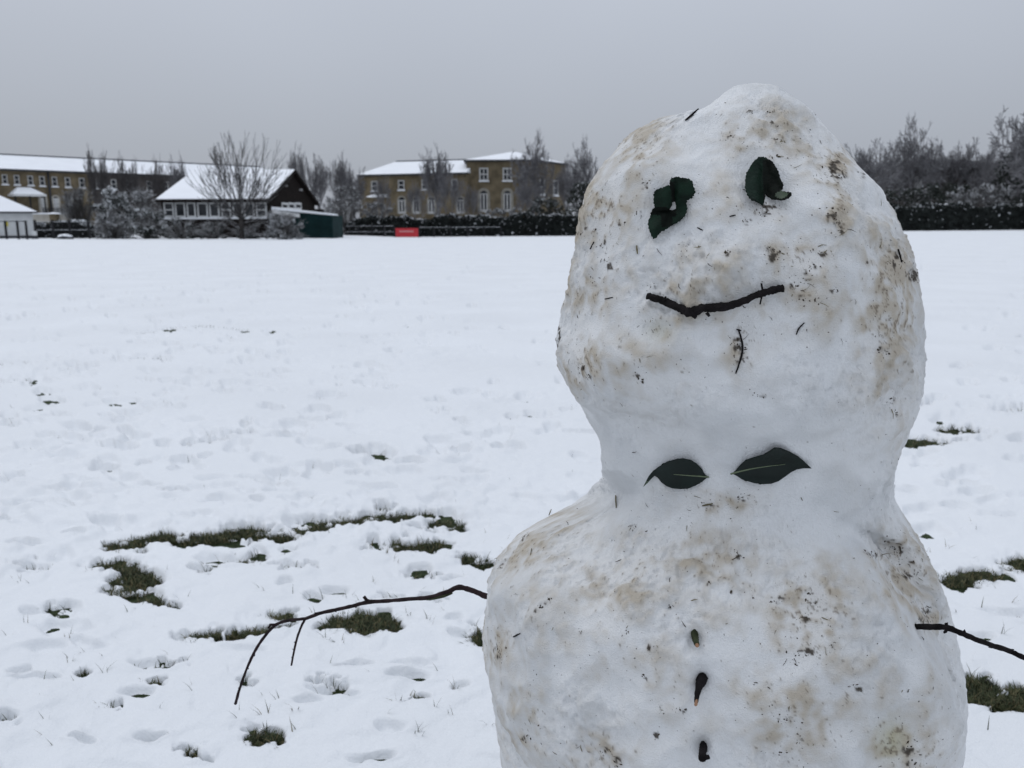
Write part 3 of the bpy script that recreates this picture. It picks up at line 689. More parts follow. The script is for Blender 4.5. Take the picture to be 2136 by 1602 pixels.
# arms
ARM = [(1050, 1254), (1012, 1243), (985, 1232), (957, 1225), (930, 1236), (895, 1246), (850, 1250), (800, 1254), (768, 1256), (735, 1264), (700, 1272), (665, 1280), (638, 1290), (603, 1294), (576, 1303), (550, 1330), (531, 1360), (516, 1392), (502, 1430), (491, 1468)]
ad = [0.712 + 0.0015 * k + 0.004 * math.sin(k) for k in range(len(ARM))]
arm, ac = stick_on('arm', ARM, [.0027, .0027, .0024, .0026, .0024, .0021, .0019, .0019, .0022, .0019, .0019, .0018, .0017, .0017, .0017, .0016, .0016, .0014, .0014, .0017], [M['stickred']], sub=5, depth=ad, lump=.14, label='long reddish twig arm bending down at its end')
mb = MB()
mb.tube(catmull([at_depth(638, 1289, ad[12]), at_depth(629, 1306, ad[12]), at_depth(620, 1330, ad[12] + .004), at_depth(614, 1356, ad[12] + .006), at_depth(608, 1388, ad[12] + .008)], 4), np.linspace(.0014, .0010, 17), 7, 0, True, .16)
mb.build('side_shoot', M['stickred'], arm)
mb = MB()
mb.tube([at_depth(775, 1256, ad[8]), at_depth(765, 1252, ad[8]), at_depth(759, 1244, ad[8])], [.0018, .0018, .0017], 7); mb.build('stub', M['stickred'], arm)
mb = MB(); mb.tube([at_depth(575, 1303, ad[14]), at_depth(564, 1303, ad[14]), at_depth(560, 1310, ad[14])], [.0015, .0013, .0012], 6)
mb.build('stub', M['stickred'], arm)
mb = MB()
for (a, b) in ((657, 1275), (725, 1264), (845, 1246), (531, 1364), (536, 1371), (519, 1385), (505, 1420), (521, 1398), (497, 1434), (616, 1340), (610, 1372), (612, 1354), (940, 1241), (905, 1248), (955, 1220), (925, 1242), (700, 1277), (742, 1268)):
    k = min(range(len(ARM)), key=lambda t: (ARM[t][0] - a) ** 2 + (ARM[t][1] - b) ** 2)
    mb = MB(); p = at_depth(a, b, ad[k]); q_ = min(ac, key=lambda w: np.linalg.norm(w - p)); q_ = q_ if a > 625 or b < 1330 or a < 600 else p; dq = p - q_; p = q_ + dq / (np.linalg.norm(dq) + 1e-9) * min(np.linalg.norm(dq), .0017); crumb(mb, p, -EF, rnd.uniform(.0012, .0018)); mb.build('bud', M['stick'], arm)
mb = MB(); mb.tube([at_depth(943, 1236, ad[3] - .0018), at_depth(925, 1243, ad[4] - .0018), at_depth(905, 1249, ad[5] - .0018), at_depth(890, 1251, ad[5] - .0018)], [.0012, .0016, .0015, .0006], 7, 0, True, .4)
mb.build('moss', M['lichen'], arm)
hz = hitz(1912, 1307)
ARMR = [(1890, 1303), (1912, 1307), (1945, 1308), (1975, 1309), (2010, 1323), (2060, 1343), (2100, 1356), (2136, 1372), (2190, 1400), (2245, 1436)]
hzs = min([hitz(x, y, 9) for (x, y) in ARMR[2:5]] + [hz])
adr = [hz + .012, hz - .001] + [min(hz, hitz(x, y, 9)) - .004 - .003 * k for k, (x, y) in enumerate(ARMR[2:])]
adr[2] = min(adr[2], adr[1]); 
for k in range(3, len(adr)): adr[k] = min(adr[k], adr[k - 1] - .001)
armr, _ = stick_on('arm', ARMR, [.0022, .0022, .0023, .0023, .0020, .0018, .0019, .0018, .0016, .0012], [M['stick']], sub=6, depth=adr, lump=.14, label='shorter dark twig arm on the folded side')
mb = MB()
mb.tube([at_depth(1975, 1311, adr[3]), at_depth(1972, 1318, adr[3]), at_depth(1968, 1320, adr[3])], [.0013, .0012, .0008], 6); mb.build('stub', M['stick'], armr)
for k, (a, b) in ((4, (2012, 1318)), (5, (2055, 1337)), (5, (2068, 1349)), (6, (2112, 1356)), (3, (1974, 1302))): mb = MB(); crumb(mb, at_depth(a, b, adr[k]), -EF, .0017); mb.build('bud', M['stick'], armr)

# buttons: three twig stubs pushed into the chest
def button(poly, rad, mats, endm, label, lifts, extra=None):
    c3 = []
    for (a, b), l in zip(poly, lifts):
        p, n = hit(a, b); c3.append(at_depth(a, b, (p @ EF) - l))
    c = catmull(c3, 5); rr = np.interp(np.linspace(0, 1, len(c)), np.linspace(0, 1, len(rad)), rad)
    mb = MB(); mb.tube(c, rr, 9, 0, True, .10)
    o = mb.build('button', mats, snowman); o['label'] = label
    if endm:
        d = c[-1] - c[-3]; d /= np.linalg.norm(d)
        d = d - EF * 0.9; d /= np.linalg.norm(d)
        e = MB(); q = c[-1] - EF * .0003; t = np.cross(d, (1, 0, 0)); t /= np.linalg.norm(t); w = np.cross(d, t)
        r = endm; ring = [e.vert(q + r[0] * math.cos(x) * w + r[1] * math.sin(x) * t + d * .0010) for x in np.linspace(0, 2 * math.pi, 11)[:-1]]
        ring2 = [e.vert(q + r[0] * .9 * math.cos(x) * w + r[1] * .9 * math.sin(x) * t - d * .0015) for x in np.linspace(0, 2 * math.pi, 11)[:-1]]
        e.face(ring)
        for k in range(10): e.face([ring2[k], ring2[(k + 1) % 10], ring[(k + 1) % 10], ring[k]])
        e.build('cut_end', M['cut'], o)
    if extra:
        e = MB(); a, b, l, r = extra
        q = c[-2]; e.tube([q, at_depth(a, b, (hit(a, b)[0] @ EF) - l)], [r, r * .8], 7, 0, True, .2); e.build('side_knob', mats, o)
    return o
button([(1448, 1314), (1449, 1325), (1451, 1335), (1454, 1345)], [.0027, .0028, .0023, .0018], [M['lichen']], (.0014, .0014), 'short mossy twig stub, uppermost button', [-.002, .002, .005, .008])
button([(1466, 1409), (1463, 1420), (1458, 1433), (1454, 1450), (1452, 1466)], [.0040, .0040, .0027, .0019, .0014], [M['stick']], (.0012, .0030), 'pointed dark twig stub with orange cut tip, middle button', [-.001, .003, .005, .007, .008])
button([(1468, 1550), (1467, 1562), (1465, 1574), (1465, 1583)], [.0029, .0028, .0026, .0028], [M['stick']], None, 'forked brown twig stub, lowest button', [-.002, .003, .007, .010], (1479, 1579, .007, .0019))

# leaves cut from measured outlines and bent in depth
def inside(pt, poly):
    x, y = pt; r = False; n = len(poly)
    for k in range(n):
        x1, y1 = poly[k]; x2, y2 = poly[(k + 1) % n]
        if (y1 > y) != (y2 > y) and x < (x2 - x1) * (y - y1) / (y2 - y1) + x1: r = not r
    return r
def leaf(name, outline, lift_fn, mats, mat_fn=None, hole=None, serr=0.0, lift=0.004, spacing=3.2, label=None, thick=0.0007):
    pts2 = []
    n = len(outline)
    cx = sum(p[0] for p in outline) / n; cy = sum(p[1] for p in outline) / n
    kk = 0
    for k in range(n):
        a, b = np.array(outline[k], float), np.array(outline[(k + 1) % n], float)
        L = np.linalg.norm(b - a); m = max(1, int(round(L / (2.6 if serr else 3.0))))
        nrm_ = np.array([b[1] - a[1], a[0] - b[0]]) / (L + 1e-9)
        if nrm_ @ ((a + b) / 2 - (cx, cy)) < 0: nrm_ = -nrm_
        for t in range(m):
            off = serr * (((kk + (rnd.random() < .25)) % 3) / 2.0 - 0.4) * rnd.uniform(.2, 1.3) if serr else 0
            pts2.append(tuple(a + (b - a) * t / m + nrm_ * off)); kk += 1
    no = len(pts2); edges = [(k, (k + 1) % no) for k in range(no)]
    V2 = list(pts2)
    if hole:
        h0 = len(V2); V2 += hole; edges += [(h0 + k, h0 + (k + 1) % len(hole)) for k in range(len(hole))]
    xs = [p[0] for p in pts2]; ys = [p[1] for p in pts2]
    y = min(ys)
    while y < max(ys):
        x = min(xs) + rnd.random()
        while x < max(xs):
            q = (x + rnd.uniform(-.5, .5), y + rnd.uniform(-.5, .5))
            if inside(q, pts2) and not (hole and inside(q, hole)): V2.append(q)
            x += spacing
        y += spacing
    r = delaunay_2d_cdt([Vector(p) for p in V2], edges, [], 0, 1e-4)
    tv = [(v.x, v.y) for v in r[0]]
    ha = []; ht = []
    for a, b in tv[::3]:
        h_, _n = hit(a, b)
        if h_ is not None: ha.append((a, b)); ht.append(np.linalg.norm(h_ - CAM))
    ha = np.array(ha); ht = np.array(ht)
    def basis(a, b):
        x, y_ = (np.asarray(a, float) - cx) / 60, (np.asarray(b, float) - cy) / 60
        return np.stack([np.ones_like(x), x, y_, x * x, x * y_, y_ * y_], -1)
    coef = np.linalg.lstsq(basis(ha[:, 0], ha[:, 1]), ht, rcond=None)[0]
    res = ht - basis(ha[:, 0], ha[:, 1]) @ coef; off = np.percentile(res, 12)
    def surf(a, b): return float(basis(a, b) @ coef) + off - lift
    V3 = []
    for (a, b) in tv:
        t = surf(a, b) - lift_fn(a, b)
        h_, _n = hit(a, b)
        if h_ is not None: t = min(t, np.linalg.norm(h_ - CAM) - 0.0009)
        V3.append(CAM + ray(a, b) * t)
    mb = MB()
    for p in V3: mb.vert(p)
    for f in r[2]:
        c_ = (sum(tv[k][0] for k in f) / 3, sum(tv[k][1] for k in f) / 3)
        if inside(c_, pts2) and not (hole and inside(c_, hole)):
            mb.face(f, mat_fn(*c_) if mat_fn else 0, True)
    o = mb.build(name, mats, snowman)
    md_ = o.modifiers.new('thickness', 'SOLIDIFY'); md_.thickness = thick; md_.offset = -1
    if label: o['label'] = label
    def on(a, b, z):
        t = surf(a, b); h_, _n = hit(a, b)
        if h_ is not None: t = min(t, np.linalg.norm(h_ - CAM) - 0.0009 + z - .0006)
        return CAM + ray(a, b) * (t - z)
    return o, on
def zc1(p): return [(1280 + x / 3.8136, 280 + y / 3.8143) for x, y in p]
def zc2(p): return [(1300 + x / 4.8545, 900 + y / 4.8555) for x, y in p]
E1 = zc1([(440, 400), (400, 425), (335, 440), (318, 480), (318, 530), (325, 580), (305, 600), (290, 650), (275, 700), (285, 760), (300, 800), (315, 832), (340, 815), (370, 780), (420, 755), (480, 720), (530, 690), (570, 650), (585, 600),
          (580, 550), (582, 525), (620, 512), (642, 480), (648, 455), (635, 420), (630, 380), (600, 355), (550, 345), (500, 338), (460, 348), (445, 372), (447, 410)])
H1 = zc1([(440, 600), (462, 560), (462, 540), (490, 536), (500, 565), (498, 595), (470, 608)])
def lift_e1(a, b):
    x, y = (a - 1280) * 3.8136, (b - 280) * 3.8143
    r = math.hypot(x - 470, (y - 585)) / 200
    z = 0.005 * min(1, r) - 0.0035 * math.exp(-(r / .25) ** 2)
    if x < 480 and y < 600: z += 0.0035 * max(0, 1 - abs((x - 430) / 70)) + 0.002       # folded flap
    if y > 600 and x < 420: z += 0.0012 * math.sin((x + y) / 40)
    z += 0.0022 * max(0, min(1, (x - 450) / 120)) * max(0, min(1, (560 - y) / 120)) + 0.0008 * math.sin(x / 23) * math.cos(y / 31)
    return z
def mf_e1(a, b):
    x, y = (a - 1280) * 3.8136, (b - 280) * 3.8143
    return 1 if (abs(y - (610 + (x - 330) * .1)) < 34 and x < 500) or (400 < x < 520 and 380 < y < 540 and abs(x - 470 - (y - 460) * .1) < 16) or (380 < x < 470 and 640 < y < 740) else 0
leaf('eye', E1, lift_e1, [M['eyeleaf'], M['eyedark']], mf_e1, H1, 2.2, label='crumpled serrated leaf eye with a small hole', lift=.001)
E2 = zc1([(1170, 180), (1210, 190), (1255, 210), (1285, 250), (1310, 300), (1330, 360), (1352, 405), (1345, 430), (1332, 448), (1372, 458), (1415, 463), (1417, 490), (1390, 510), (1350, 527), (1300, 525), (1260, 520), (1225, 500), (1205, 478), (1197, 530),
          (1185, 566), (1150, 545), (1095, 525), (1065, 490), (1045, 430), (1045, 370), (1055, 310), (1085, 260), (1120, 210), (1150, 185)])
def lift_e2(a, b):
    x, y = (a - 1280) * 3.8136, (b - 280) * 3.8143
    t = (x - 1195) / 80
    z = 0.006 * max(0, min(1, -t + .1)) if t < 0 else 0.003 * t
    z -= 0.003 * math.exp(-t * t * 4)
    z += 0.0011 * math.sin(x / 19) * math.sin(y / 27) * (1 if x > 1190 else .3)
    if x > 1280 and y > 440: z += 0.004 * min(1, (x - 1280) / 100)
    return z
def mf_e2(a, b):
    x, y = (a - 1280) * 3.8136, (b - 280) * 3.8143
    if inside((x, y), [(1282, 482), (1306, 462), (1336, 452), (1372, 464), (1398, 476), (1380, 494), (1340, 518), (1300, 508)]): return 2
    return 1 if x > 1185 and y > 200 + abs(x - 1230) * .2 else 0
leaf('eye', E2, lift_e2, [M['eyeleaf'], M['eyedark'], M['holly_under']], mf_e2, None, 1.6, label='rolled dark leaf eye with a torn curled tip', lift=.001)
B1 = zc2([(862, 460), (830, 435), (790, 370), (740, 320), (680, 285), (600, 270), (530, 280), (440, 305), (360, 355), (300, 400), (260, 450), (235, 500), (205, 560), (250, 520), (290, 475), (320, 448), (352, 465), (390, 515), (440, 553), (500, 577), (580, 585), (660, 577), (730, 550), (800, 505), (845, 472)])
def lift_b1(a, b):
    x, y = (a - 1300) * 4.8545, (b - 900) * 4.8555
    t = (y - 440) / 150
    return 0.0022 * t * t + 0.0012 * math.sin((x - 200) / 210) + (0.004 * max(0, (330 - x) / 120)) - 0.002 * max(0, (x - 760) / 100)
lb1, on1 = leaf('bow_tie_leaf', B1, lift_b1, [M['holly'], M['holly_under']], lambda a, b: 1 if (a - 1300) * 4.8545 < 318 and (b - 900) * 4.8555 > 452 + (330 - (a - 1300) * 4.8545) * .62 else 0, label='dark glossy oval leaf with its tip curled down, smaller half of bow tie', lift=.0012)
B2 = zc2([(1090, 430), (1130, 400), (1180, 340), (1240, 285), (1330, 255), (1420, 230), (1480, 195), (1530, 160), (1590, 165), (1680, 200), (1770, 250), (1830, 300), (1905, 370), (1830, 368), (1760, 380), (1700, 410), (1640, 455), (1570, 505), (1500, 530), (1420, 535), (1330, 525), (1260, 505), (1200, 485), (1150, 450), (1115, 432)])
def lift_b2(a, b):
    x, y = (a - 1300) * 4.8545, (b - 900) * 4.8555
    t = (y - (430 - (x - 1090) * .17)) / 150
    return 0.0024 * t * t + 0.0025 * max(0, (x - 1600) / 300) + 0.0010 * math.sin((x - 1100) / 120)
lb2, on2 = leaf('bow_tie_leaf', B2, lift_b2, [M['holly']], None, label='dark glossy leaf with a wavy upper edge, larger half of bow tie', lift=.0012)
for o_, on, lf, mid in ((lb1, on1, lift_b1, zc2([(866, 462), (840, 459), (760, 453), (680, 448), (600, 442), (510, 435)])), (lb2, on2, lift_b2, zc2([(1086, 432), (1120, 420), (1200, 400), (1300, 378), (1400, 362), (1500, 348), (1640, 333)]))):
    mb = MB(); mb.tube([on(a, b, lf(a, b) + .0009) for a, b in mid], list(np.linspace(.0008, .00025, len(mid))), 6); mb.build('midrib', M['rib'], o_)

# bits of twig and grass stuck in the snow
for poly, r, nm, mk in (([(1430, 252), (1444, 239), (1457, 227)], .0009, 'twig', 'stick'), ([(1541, 690), (1547, 712), (1548, 735), (1541, 760), (1535, 779)], .0008, 'twig', 'stick'),
                        ([(1661, 698), (1666, 685), (1678, 673)], .0006, 'twig', 'stick'), ([(1328, 512), (1330, 530)], .0006, 'grass_blade', 'drygrass'), ([(1263, 624), (1279, 621)], .0005, 'twig', 'stick'),
                        ([(1588, 588), (1586, 612), (1582, 634)], .0008, 'twig', 'stick'), ([(1285, 1035), (1286, 1060)], .0007, 'grass_blade', 'drygrass'), ([(1466, 1055), (1487, 1050)], .0007, 'grass_blade', 'drygrass'),
                        ([(1072, 1328), (1086, 1321)], .0007, 'twig', 'stick'), ([(1240, 505), (1232, 520)], .0006, 'twig', 'stick'), ([(1536, 687), (1546, 690)], .0006, 'twig', 'stick'),
                        ([(1110, 1145), (1107, 1158)], .0004, 'grass_blade', 'drygrass'), ([(1522, 452), (1534, 449)], .0005, 'twig', 'stick'), ([(1872, 520), (1880, 548)], .0007, 'twig', 'stick'), ([(1455, 475), (1466, 481)], .0005, 'twig', 'stick'), ([(1145, 1075), (1150, 1062)], .0005, 'grass_blade', 'drygrass')):
    lift = .0006 if poly[0] != (1588, 588) else .006
    stick_on(nm, poly, [r * .8, r, r * .6], [M[mk]], lift=lift, sides=6, sub=4, lump=.15)

# ------------------------------------------------------------------ bare trees
def grow(seed, height, trunk_h, r0, fan, levels, nkids, spread, upb, minr, stems=1, lowdroop=0, wob=.12):
    """returns trunk builder and crown builder, base at origin"""
    rg = random.Random(seed); tk = MB(); cw = MB()
    def rv(): return np.array([rg.gauss(0, 1), rg.gauss(0, 1), rg.gauss(0, 1)])
    def branch(p, d, L, r, lev, mb):
        n = 5 if lev < 2 else 4 if lev < 3 else 3
        pts = [p]; q = p.copy(); dd = d.copy()
        for k in range(n):
            dd = dd + rv() * wob + np.array([0, 0, upb * (0.12 + .05 * lev)]); dd /= np.linalg.norm(dd)
            q = q + dd * L / n; pts.append(q.copy())
        r1 = max(minr, r * (0.35 if lev else 0.55))
        rad = list(np.linspace(r, r1, len(pts)))
        mb.tube(pts, rad, 6 if lev == 0 else 4 if lev == 1 else 3, 0, lev < 2)
        if lev >= levels: return
        nk = nkids[lev]
        for k in range(nk):
            t = rg.uniform(.25, 1.0) if lev else rg.uniform(.3, 1)
            x = t * n; i0 = min(n - 1, int(x)); pp = pts[i0] + (pts[i0 + 1] - pts[i0]) * (x - i0)
            ax = pts[i0 + 1] - pts[i0]; ax /= np.linalg.norm(ax)
            s = rv(); s -= ax * (s @ ax); s /= np.linalg.norm(s)
            a = math.radians(rg.uniform(.6, 1.25) * spread)
            nd = ax * math.cos(a) + s * math.sin(a); nd[2] += .15 * upb; nd /= np.linalg.norm(nd)
            branch(pp, nd, L * rg.uniform(.40, .68) * (1.15 - .4 * t), max(minr, rad[i0] * .55), lev + 1, cw)
    tk.tube([np.array([0, 0, -.1]), np.array([0.01, 0, trunk_h * .5]), np.array([.0, .02, trunk_h])], [r0 * 1.25, r0, r0 * .9], 8, 0, True)
    for k in range(stems):
        w = 2.399 * k + rg.uniform(-.4, .4); a = math.radians(fan * math.sqrt((k + .5) / stems))
        d = np.array([math.sin(a) * math.cos(w), math.sin(a) * math.sin(w), math.cos(a)])
        branch(np.array([0, 0, trunk_h * rg.uniform(.75, .98)]), d, (height - trunk_h) * rg.uniform(.62, .85) * (1 - .18 * math.sin(a)), r0 * (0.8 / stems ** .45), 0, cw)
    for k in range(lowdroop):
        w = rg.uniform(0, 6.28); d = np.array([math.cos(w), math.sin(w) * .8, rg.uniform(-.05, .5)])
        branch(np.array([0, 0, trunk_h * rg.uniform(.3, 1.0)]), d / np.linalg.norm(d), height * rg.uniform(.22, .4), r0 * .25, 1, cw)
    top = np.percentile([v[2] for v in cw.v], 98.6); wid = np.percentile([math.hypot(v[0], v[1]) for v in cw.v], 96)
    return tk, cw, top, wid
TREES = {}
def tree_proto(kind):
    if kind in TREES: return TREES[kind]
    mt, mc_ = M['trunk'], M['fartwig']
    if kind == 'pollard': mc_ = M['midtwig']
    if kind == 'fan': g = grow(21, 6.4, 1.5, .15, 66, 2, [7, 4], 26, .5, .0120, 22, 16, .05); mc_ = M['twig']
    elif kind == 'pollard': g = grow(5, 7.0, 2.0, .22, 38, 3, [5, 4, 2], 22, .75, .015, 24, 0, .06)
    elif kind == 'round': g = grow(8, 9.0, 2.6, .30, 55, 3, [7, 6, 4], 45, .35, .024, 9, 0, .14)
    elif kind == 'oak': g = grow(31, 9.5, 2.2, .36, 62, 3, [8, 6, 4], 50, .25, .028, 10, 0, .17)
    elif kind == 'wisp': g = grow(44, 5.0, .8, .08, 50, 3, [5, 5, 4], 40, .5, .013, 9, 0, .12)
    elif kind == 'poplar': g = grow(13, 11.0, 2.0, .26, 17, 3, [8, 5, 3], 26, .9, .024, 8, 0, .08)
    tk, cw, top, wid = g
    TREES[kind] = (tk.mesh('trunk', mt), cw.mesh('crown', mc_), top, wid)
    return TREES[kind]
def tree(kind, px, pytop, Y, halfw, label, group=None, name='bare_tree', rot=None):
    tm, cm, top, wid = tree_proto(kind)
    x = P(px, 470, Y)[0]; zb_ = gz(x, Y) - .05
    zt = P(px, pytop, Y)[2]; sz = (zt - zb_) / top
    sx = (halfw * Y / F) / wid
    r = thing(name, (x, Y, zb_), label, 'tree', group)
    a = link_mesh('trunk', tm, r); b = link_mesh('crown', cm, r)
    r.scale = (sx, sx, sz); r.rotation_euler = (0, 0, rot if rot is not None else rnd.uniform(0, 6.28))
    return r
gA = 'bare trees along the terrace gardens'; gB = 'bare trees beyond the field'
tree('fan', 503, 296, 55.5, 84, 'many stemmed bare tree fanning out in front of the dark pavilion', name='bare_tree', rot=.4)
tree('pollard', 213, 321, 82, 30, 'tallest upright bare tree before the snowy terrace roof, above the snowy evergreen bushes', gA)
tree('pollard', 275, 335, 84, 26, 'bare upright tree before the terrace, second from the pavilion roof corner', gA)
tree('pollard', 336, 340, 86, 23, 'bare upright tree just left of the pavilion roof', gA)
tree('poplar', 376, 336, 90, 17, 'slim bare tree peeping over the left end of the pavilion roof', gA)
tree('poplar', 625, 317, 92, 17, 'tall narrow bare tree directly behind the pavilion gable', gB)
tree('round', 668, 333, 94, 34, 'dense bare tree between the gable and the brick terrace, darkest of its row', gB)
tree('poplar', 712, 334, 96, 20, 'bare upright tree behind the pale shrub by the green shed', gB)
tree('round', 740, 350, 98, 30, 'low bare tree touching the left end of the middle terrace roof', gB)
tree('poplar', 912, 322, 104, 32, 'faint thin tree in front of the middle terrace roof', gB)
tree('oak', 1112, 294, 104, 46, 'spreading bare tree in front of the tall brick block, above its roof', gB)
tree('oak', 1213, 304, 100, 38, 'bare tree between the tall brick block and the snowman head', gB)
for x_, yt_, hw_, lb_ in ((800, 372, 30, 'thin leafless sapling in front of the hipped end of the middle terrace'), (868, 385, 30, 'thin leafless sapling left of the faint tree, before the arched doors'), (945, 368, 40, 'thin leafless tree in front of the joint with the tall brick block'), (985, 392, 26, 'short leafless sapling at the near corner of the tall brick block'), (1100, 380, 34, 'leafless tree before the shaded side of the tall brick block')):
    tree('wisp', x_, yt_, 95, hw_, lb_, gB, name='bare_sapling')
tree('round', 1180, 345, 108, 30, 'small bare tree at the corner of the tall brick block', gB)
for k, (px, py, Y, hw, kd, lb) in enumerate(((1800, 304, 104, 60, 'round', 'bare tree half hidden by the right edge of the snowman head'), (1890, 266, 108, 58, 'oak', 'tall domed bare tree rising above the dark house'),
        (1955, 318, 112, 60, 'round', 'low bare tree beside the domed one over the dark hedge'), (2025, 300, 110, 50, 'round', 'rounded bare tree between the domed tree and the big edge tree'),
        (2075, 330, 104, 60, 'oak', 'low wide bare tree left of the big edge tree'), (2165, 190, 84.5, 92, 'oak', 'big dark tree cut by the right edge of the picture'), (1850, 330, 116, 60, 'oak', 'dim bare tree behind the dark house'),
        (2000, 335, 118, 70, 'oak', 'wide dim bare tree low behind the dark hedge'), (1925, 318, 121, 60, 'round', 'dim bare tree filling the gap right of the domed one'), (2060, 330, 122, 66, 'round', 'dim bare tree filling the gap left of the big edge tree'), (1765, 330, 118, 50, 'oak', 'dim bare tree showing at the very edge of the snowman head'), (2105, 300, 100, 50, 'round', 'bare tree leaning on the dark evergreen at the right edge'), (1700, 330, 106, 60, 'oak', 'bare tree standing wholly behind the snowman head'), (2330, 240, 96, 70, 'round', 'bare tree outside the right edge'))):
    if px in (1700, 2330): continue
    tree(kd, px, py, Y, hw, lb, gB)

# ------------------------------------------------------------------ shrubs and hedge
def shrub(px, top, bot, hw, Y, label, snow=.45, dark=True, n=2600, leafsz=.075, twigs=160, group=None, deep=.8, seed=0, name='shrub', twm='shrubtwig'):
    rg = random.Random(seed + int(px * 7)); 
    c0 = P(px, 470, Y)[0]; zt = P(px, top, Y)[2]; zb_ = gz(c0, Y) - .05
    if bot < 480: zlow = P(px, bot, Y)[2]
    else: zlow = zb_
    w = hw * Y / F; dpt = w * deep; h = zt - zlow
    r = thing(name, (c0, Y, zb_), label, 'shrub', group)
    fo = MB(); stx = MB()
    ncl = max(8, int(14 * w * h)); cl = []
    for k in range(ncl):
        a = rg.uniform(0, 6.28); q = math.sqrt(rg.random()); e_ = rg.uniform(.0, 1)
        rad = math.sqrt(max(0.05, 1 - (e_ * 1.02 - .15) ** 2)) if e_ > .15 else .95
        cl.append((math.cos(a) * q * rad * w, math.sin(a) * q * rad * dpt, e_ * h, rg.uniform(.22, .42) * min(1, max(.35, h * .45))))
    for k in range(n):
        cx, cy, cz, cr_ = cl[rg.randrange(ncl)]
        d = np.array([rg.gauss(0, 1), rg.gauss(0, 1), rg.gauss(0, 1)]); d /= np.linalg.norm(d); rr = cr_ * rg.random() ** .4
        p = np.array([c0 + cx, Y + cy, zlow + cz]) + d * rr
        if p[2] < zb_ + .03: continue
        sz = leafsz * rg.uniform(.5, 1.4)
        t = np.array([rg.gauss(0, 1), rg.gauss(0, 1), rg.gauss(0, .7)]); t /= np.linalg.norm(t); b = np.cross(t, [rg.gauss(0, 1), rg.gauss(0, 1), rg.gauss(0, 1)]); b /= np.linalg.norm(b)
        sn_ = snow * (0.55 + 1.1 * max(0, d[2])) * (.55 + .8 * (cz / h))
        mi = 1 if rg.random() < sn_ else 0
        fo.poly([p - t * sz - b * sz * .22, p + t * sz - b * sz * .22, p + t * sz + b * sz * .22, p - t * sz + b * sz * .22], mi)
    for k in range(twigs):
        cx, cy, cz, cr_ = cl[rg.randrange(ncl)]
        a = np.array([c0 + cx * .25, Y + cy * .25, zb_]); e_ = np.array([c0 + cx * 1.1, Y + cy * 1.1, zlow + cz + cr_ * 1.1])
        m_ = (a + e_) / 2 + np.array([rg.gauss(0, .12), rg.gauss(0, .12), .12 * h])
        stx.tube(catmull([a, m_, e_], 3), list(np.linspace(.018, .008, 7)), 3, 0, False)
        for q in range(3):
            f_ = e_ + np.array([rg.gauss(0, .2), rg.gauss(0, .2), rg.uniform(-.1, .25)]); stx.tube([m_ * .3 + e_ * .7, f_], [.009, .006], 3, 0, False)
    if fo.f: fo.build('foliage', [M['leafd'] if dark else M['twiggrey'], M['leafs']], r)
    if stx.f: stx.build('stems', M[twm], r)
    return r
gS = 'snowy shrubs in front of the pavilion'
shrub(168, 398, 458, 34, 66, 'thin twiggy shrub with bare frosted branches behind the black railing', .5, False, 500, .05, 300, gS)
shrub(238, 400, 470, 44, 61, 'dark evergreen bush with heavy snow clumps, highest in the group', .42, True, 4200, .10, 60, gS)
shrub(305, 404, 478, 38, 63, 'grey frosted bush beside the left end wall of the pavilion', .55, False, 2400, .07, 200, gS)
shrub(232, 446, 498, 44, 58, 'low brownish snowy bush at the end of the black railing', .40, False, 3000, .07, 220, gS)
shrub(312, 440, 498, 44, 58, 'spreading snowy bush below the first pavilion windows', .36, True, 3200, .075, 220, gS)
shrub(377, 459, 499, 36, 57, 'low dark bush under the pavilion windows', .28, True, 2200, .07, 160, gS)
shrub(440, 468, 499, 38, 57, 'low straggly bush just left of the many stemmed tree', .24, True, 1900, .07, 180, gS)
shrub(520, 476, 499, 34, 56.5, 'low tangle of twigs round the foot of the many stemmed tree', .3, True, 1200, .06, 200, gS)
shrub(592, 450, 500, 40, 55, 'rounded frosted bush in front of the green shed', .5, False, 8000, .05, 320, gS, seed=3)
shrub(722, 392, 452, 48, 84, 'pale frosted shrub above the green shed', .22, False, 3000, .10, 160, None, seed=5)
shrub(790, 425, 455, 36, 90, 'dim shrub in the gardens of the middle terrace', .2, False, 1400, .10, 120, None)
shrub(1222, 385, 455, 46, 92, 'dark evergreen shrub right of the tall brick block', .06, True, 3400, .13, 60, None)
shrub(1140, 415, 452, 44, 94, 'dim dark shrub below the tall brick block', .1, True, 2600, .12, 60, None)
shrub(1050, 436, 456, 60, 90, 'low grey shrub under the arched windows of the tall block', .3, False, 1800, .10, 60, None)
shrub(2040, 388, 426, 70, 89, 'grey frosted shrub above the hedge, under the big edge tree', .30, False, 3000, .12, 80, None)
shrub(1880, 396, 430, 60, 89.5, 'dark shrub above the hedge beside the snowman', .06, True, 2600, .12, 60, None)
shrub(1960, 385, 430, 70, 96, 'broad dark evergreen behind the grey frosted shrub', .03, True, 3600, .15, 60, None)
shrub(2120, 320, 430, 60, 92, 'tall dark evergreen at the right edge of the picture', .02, True, 4200, .18, 60, None)

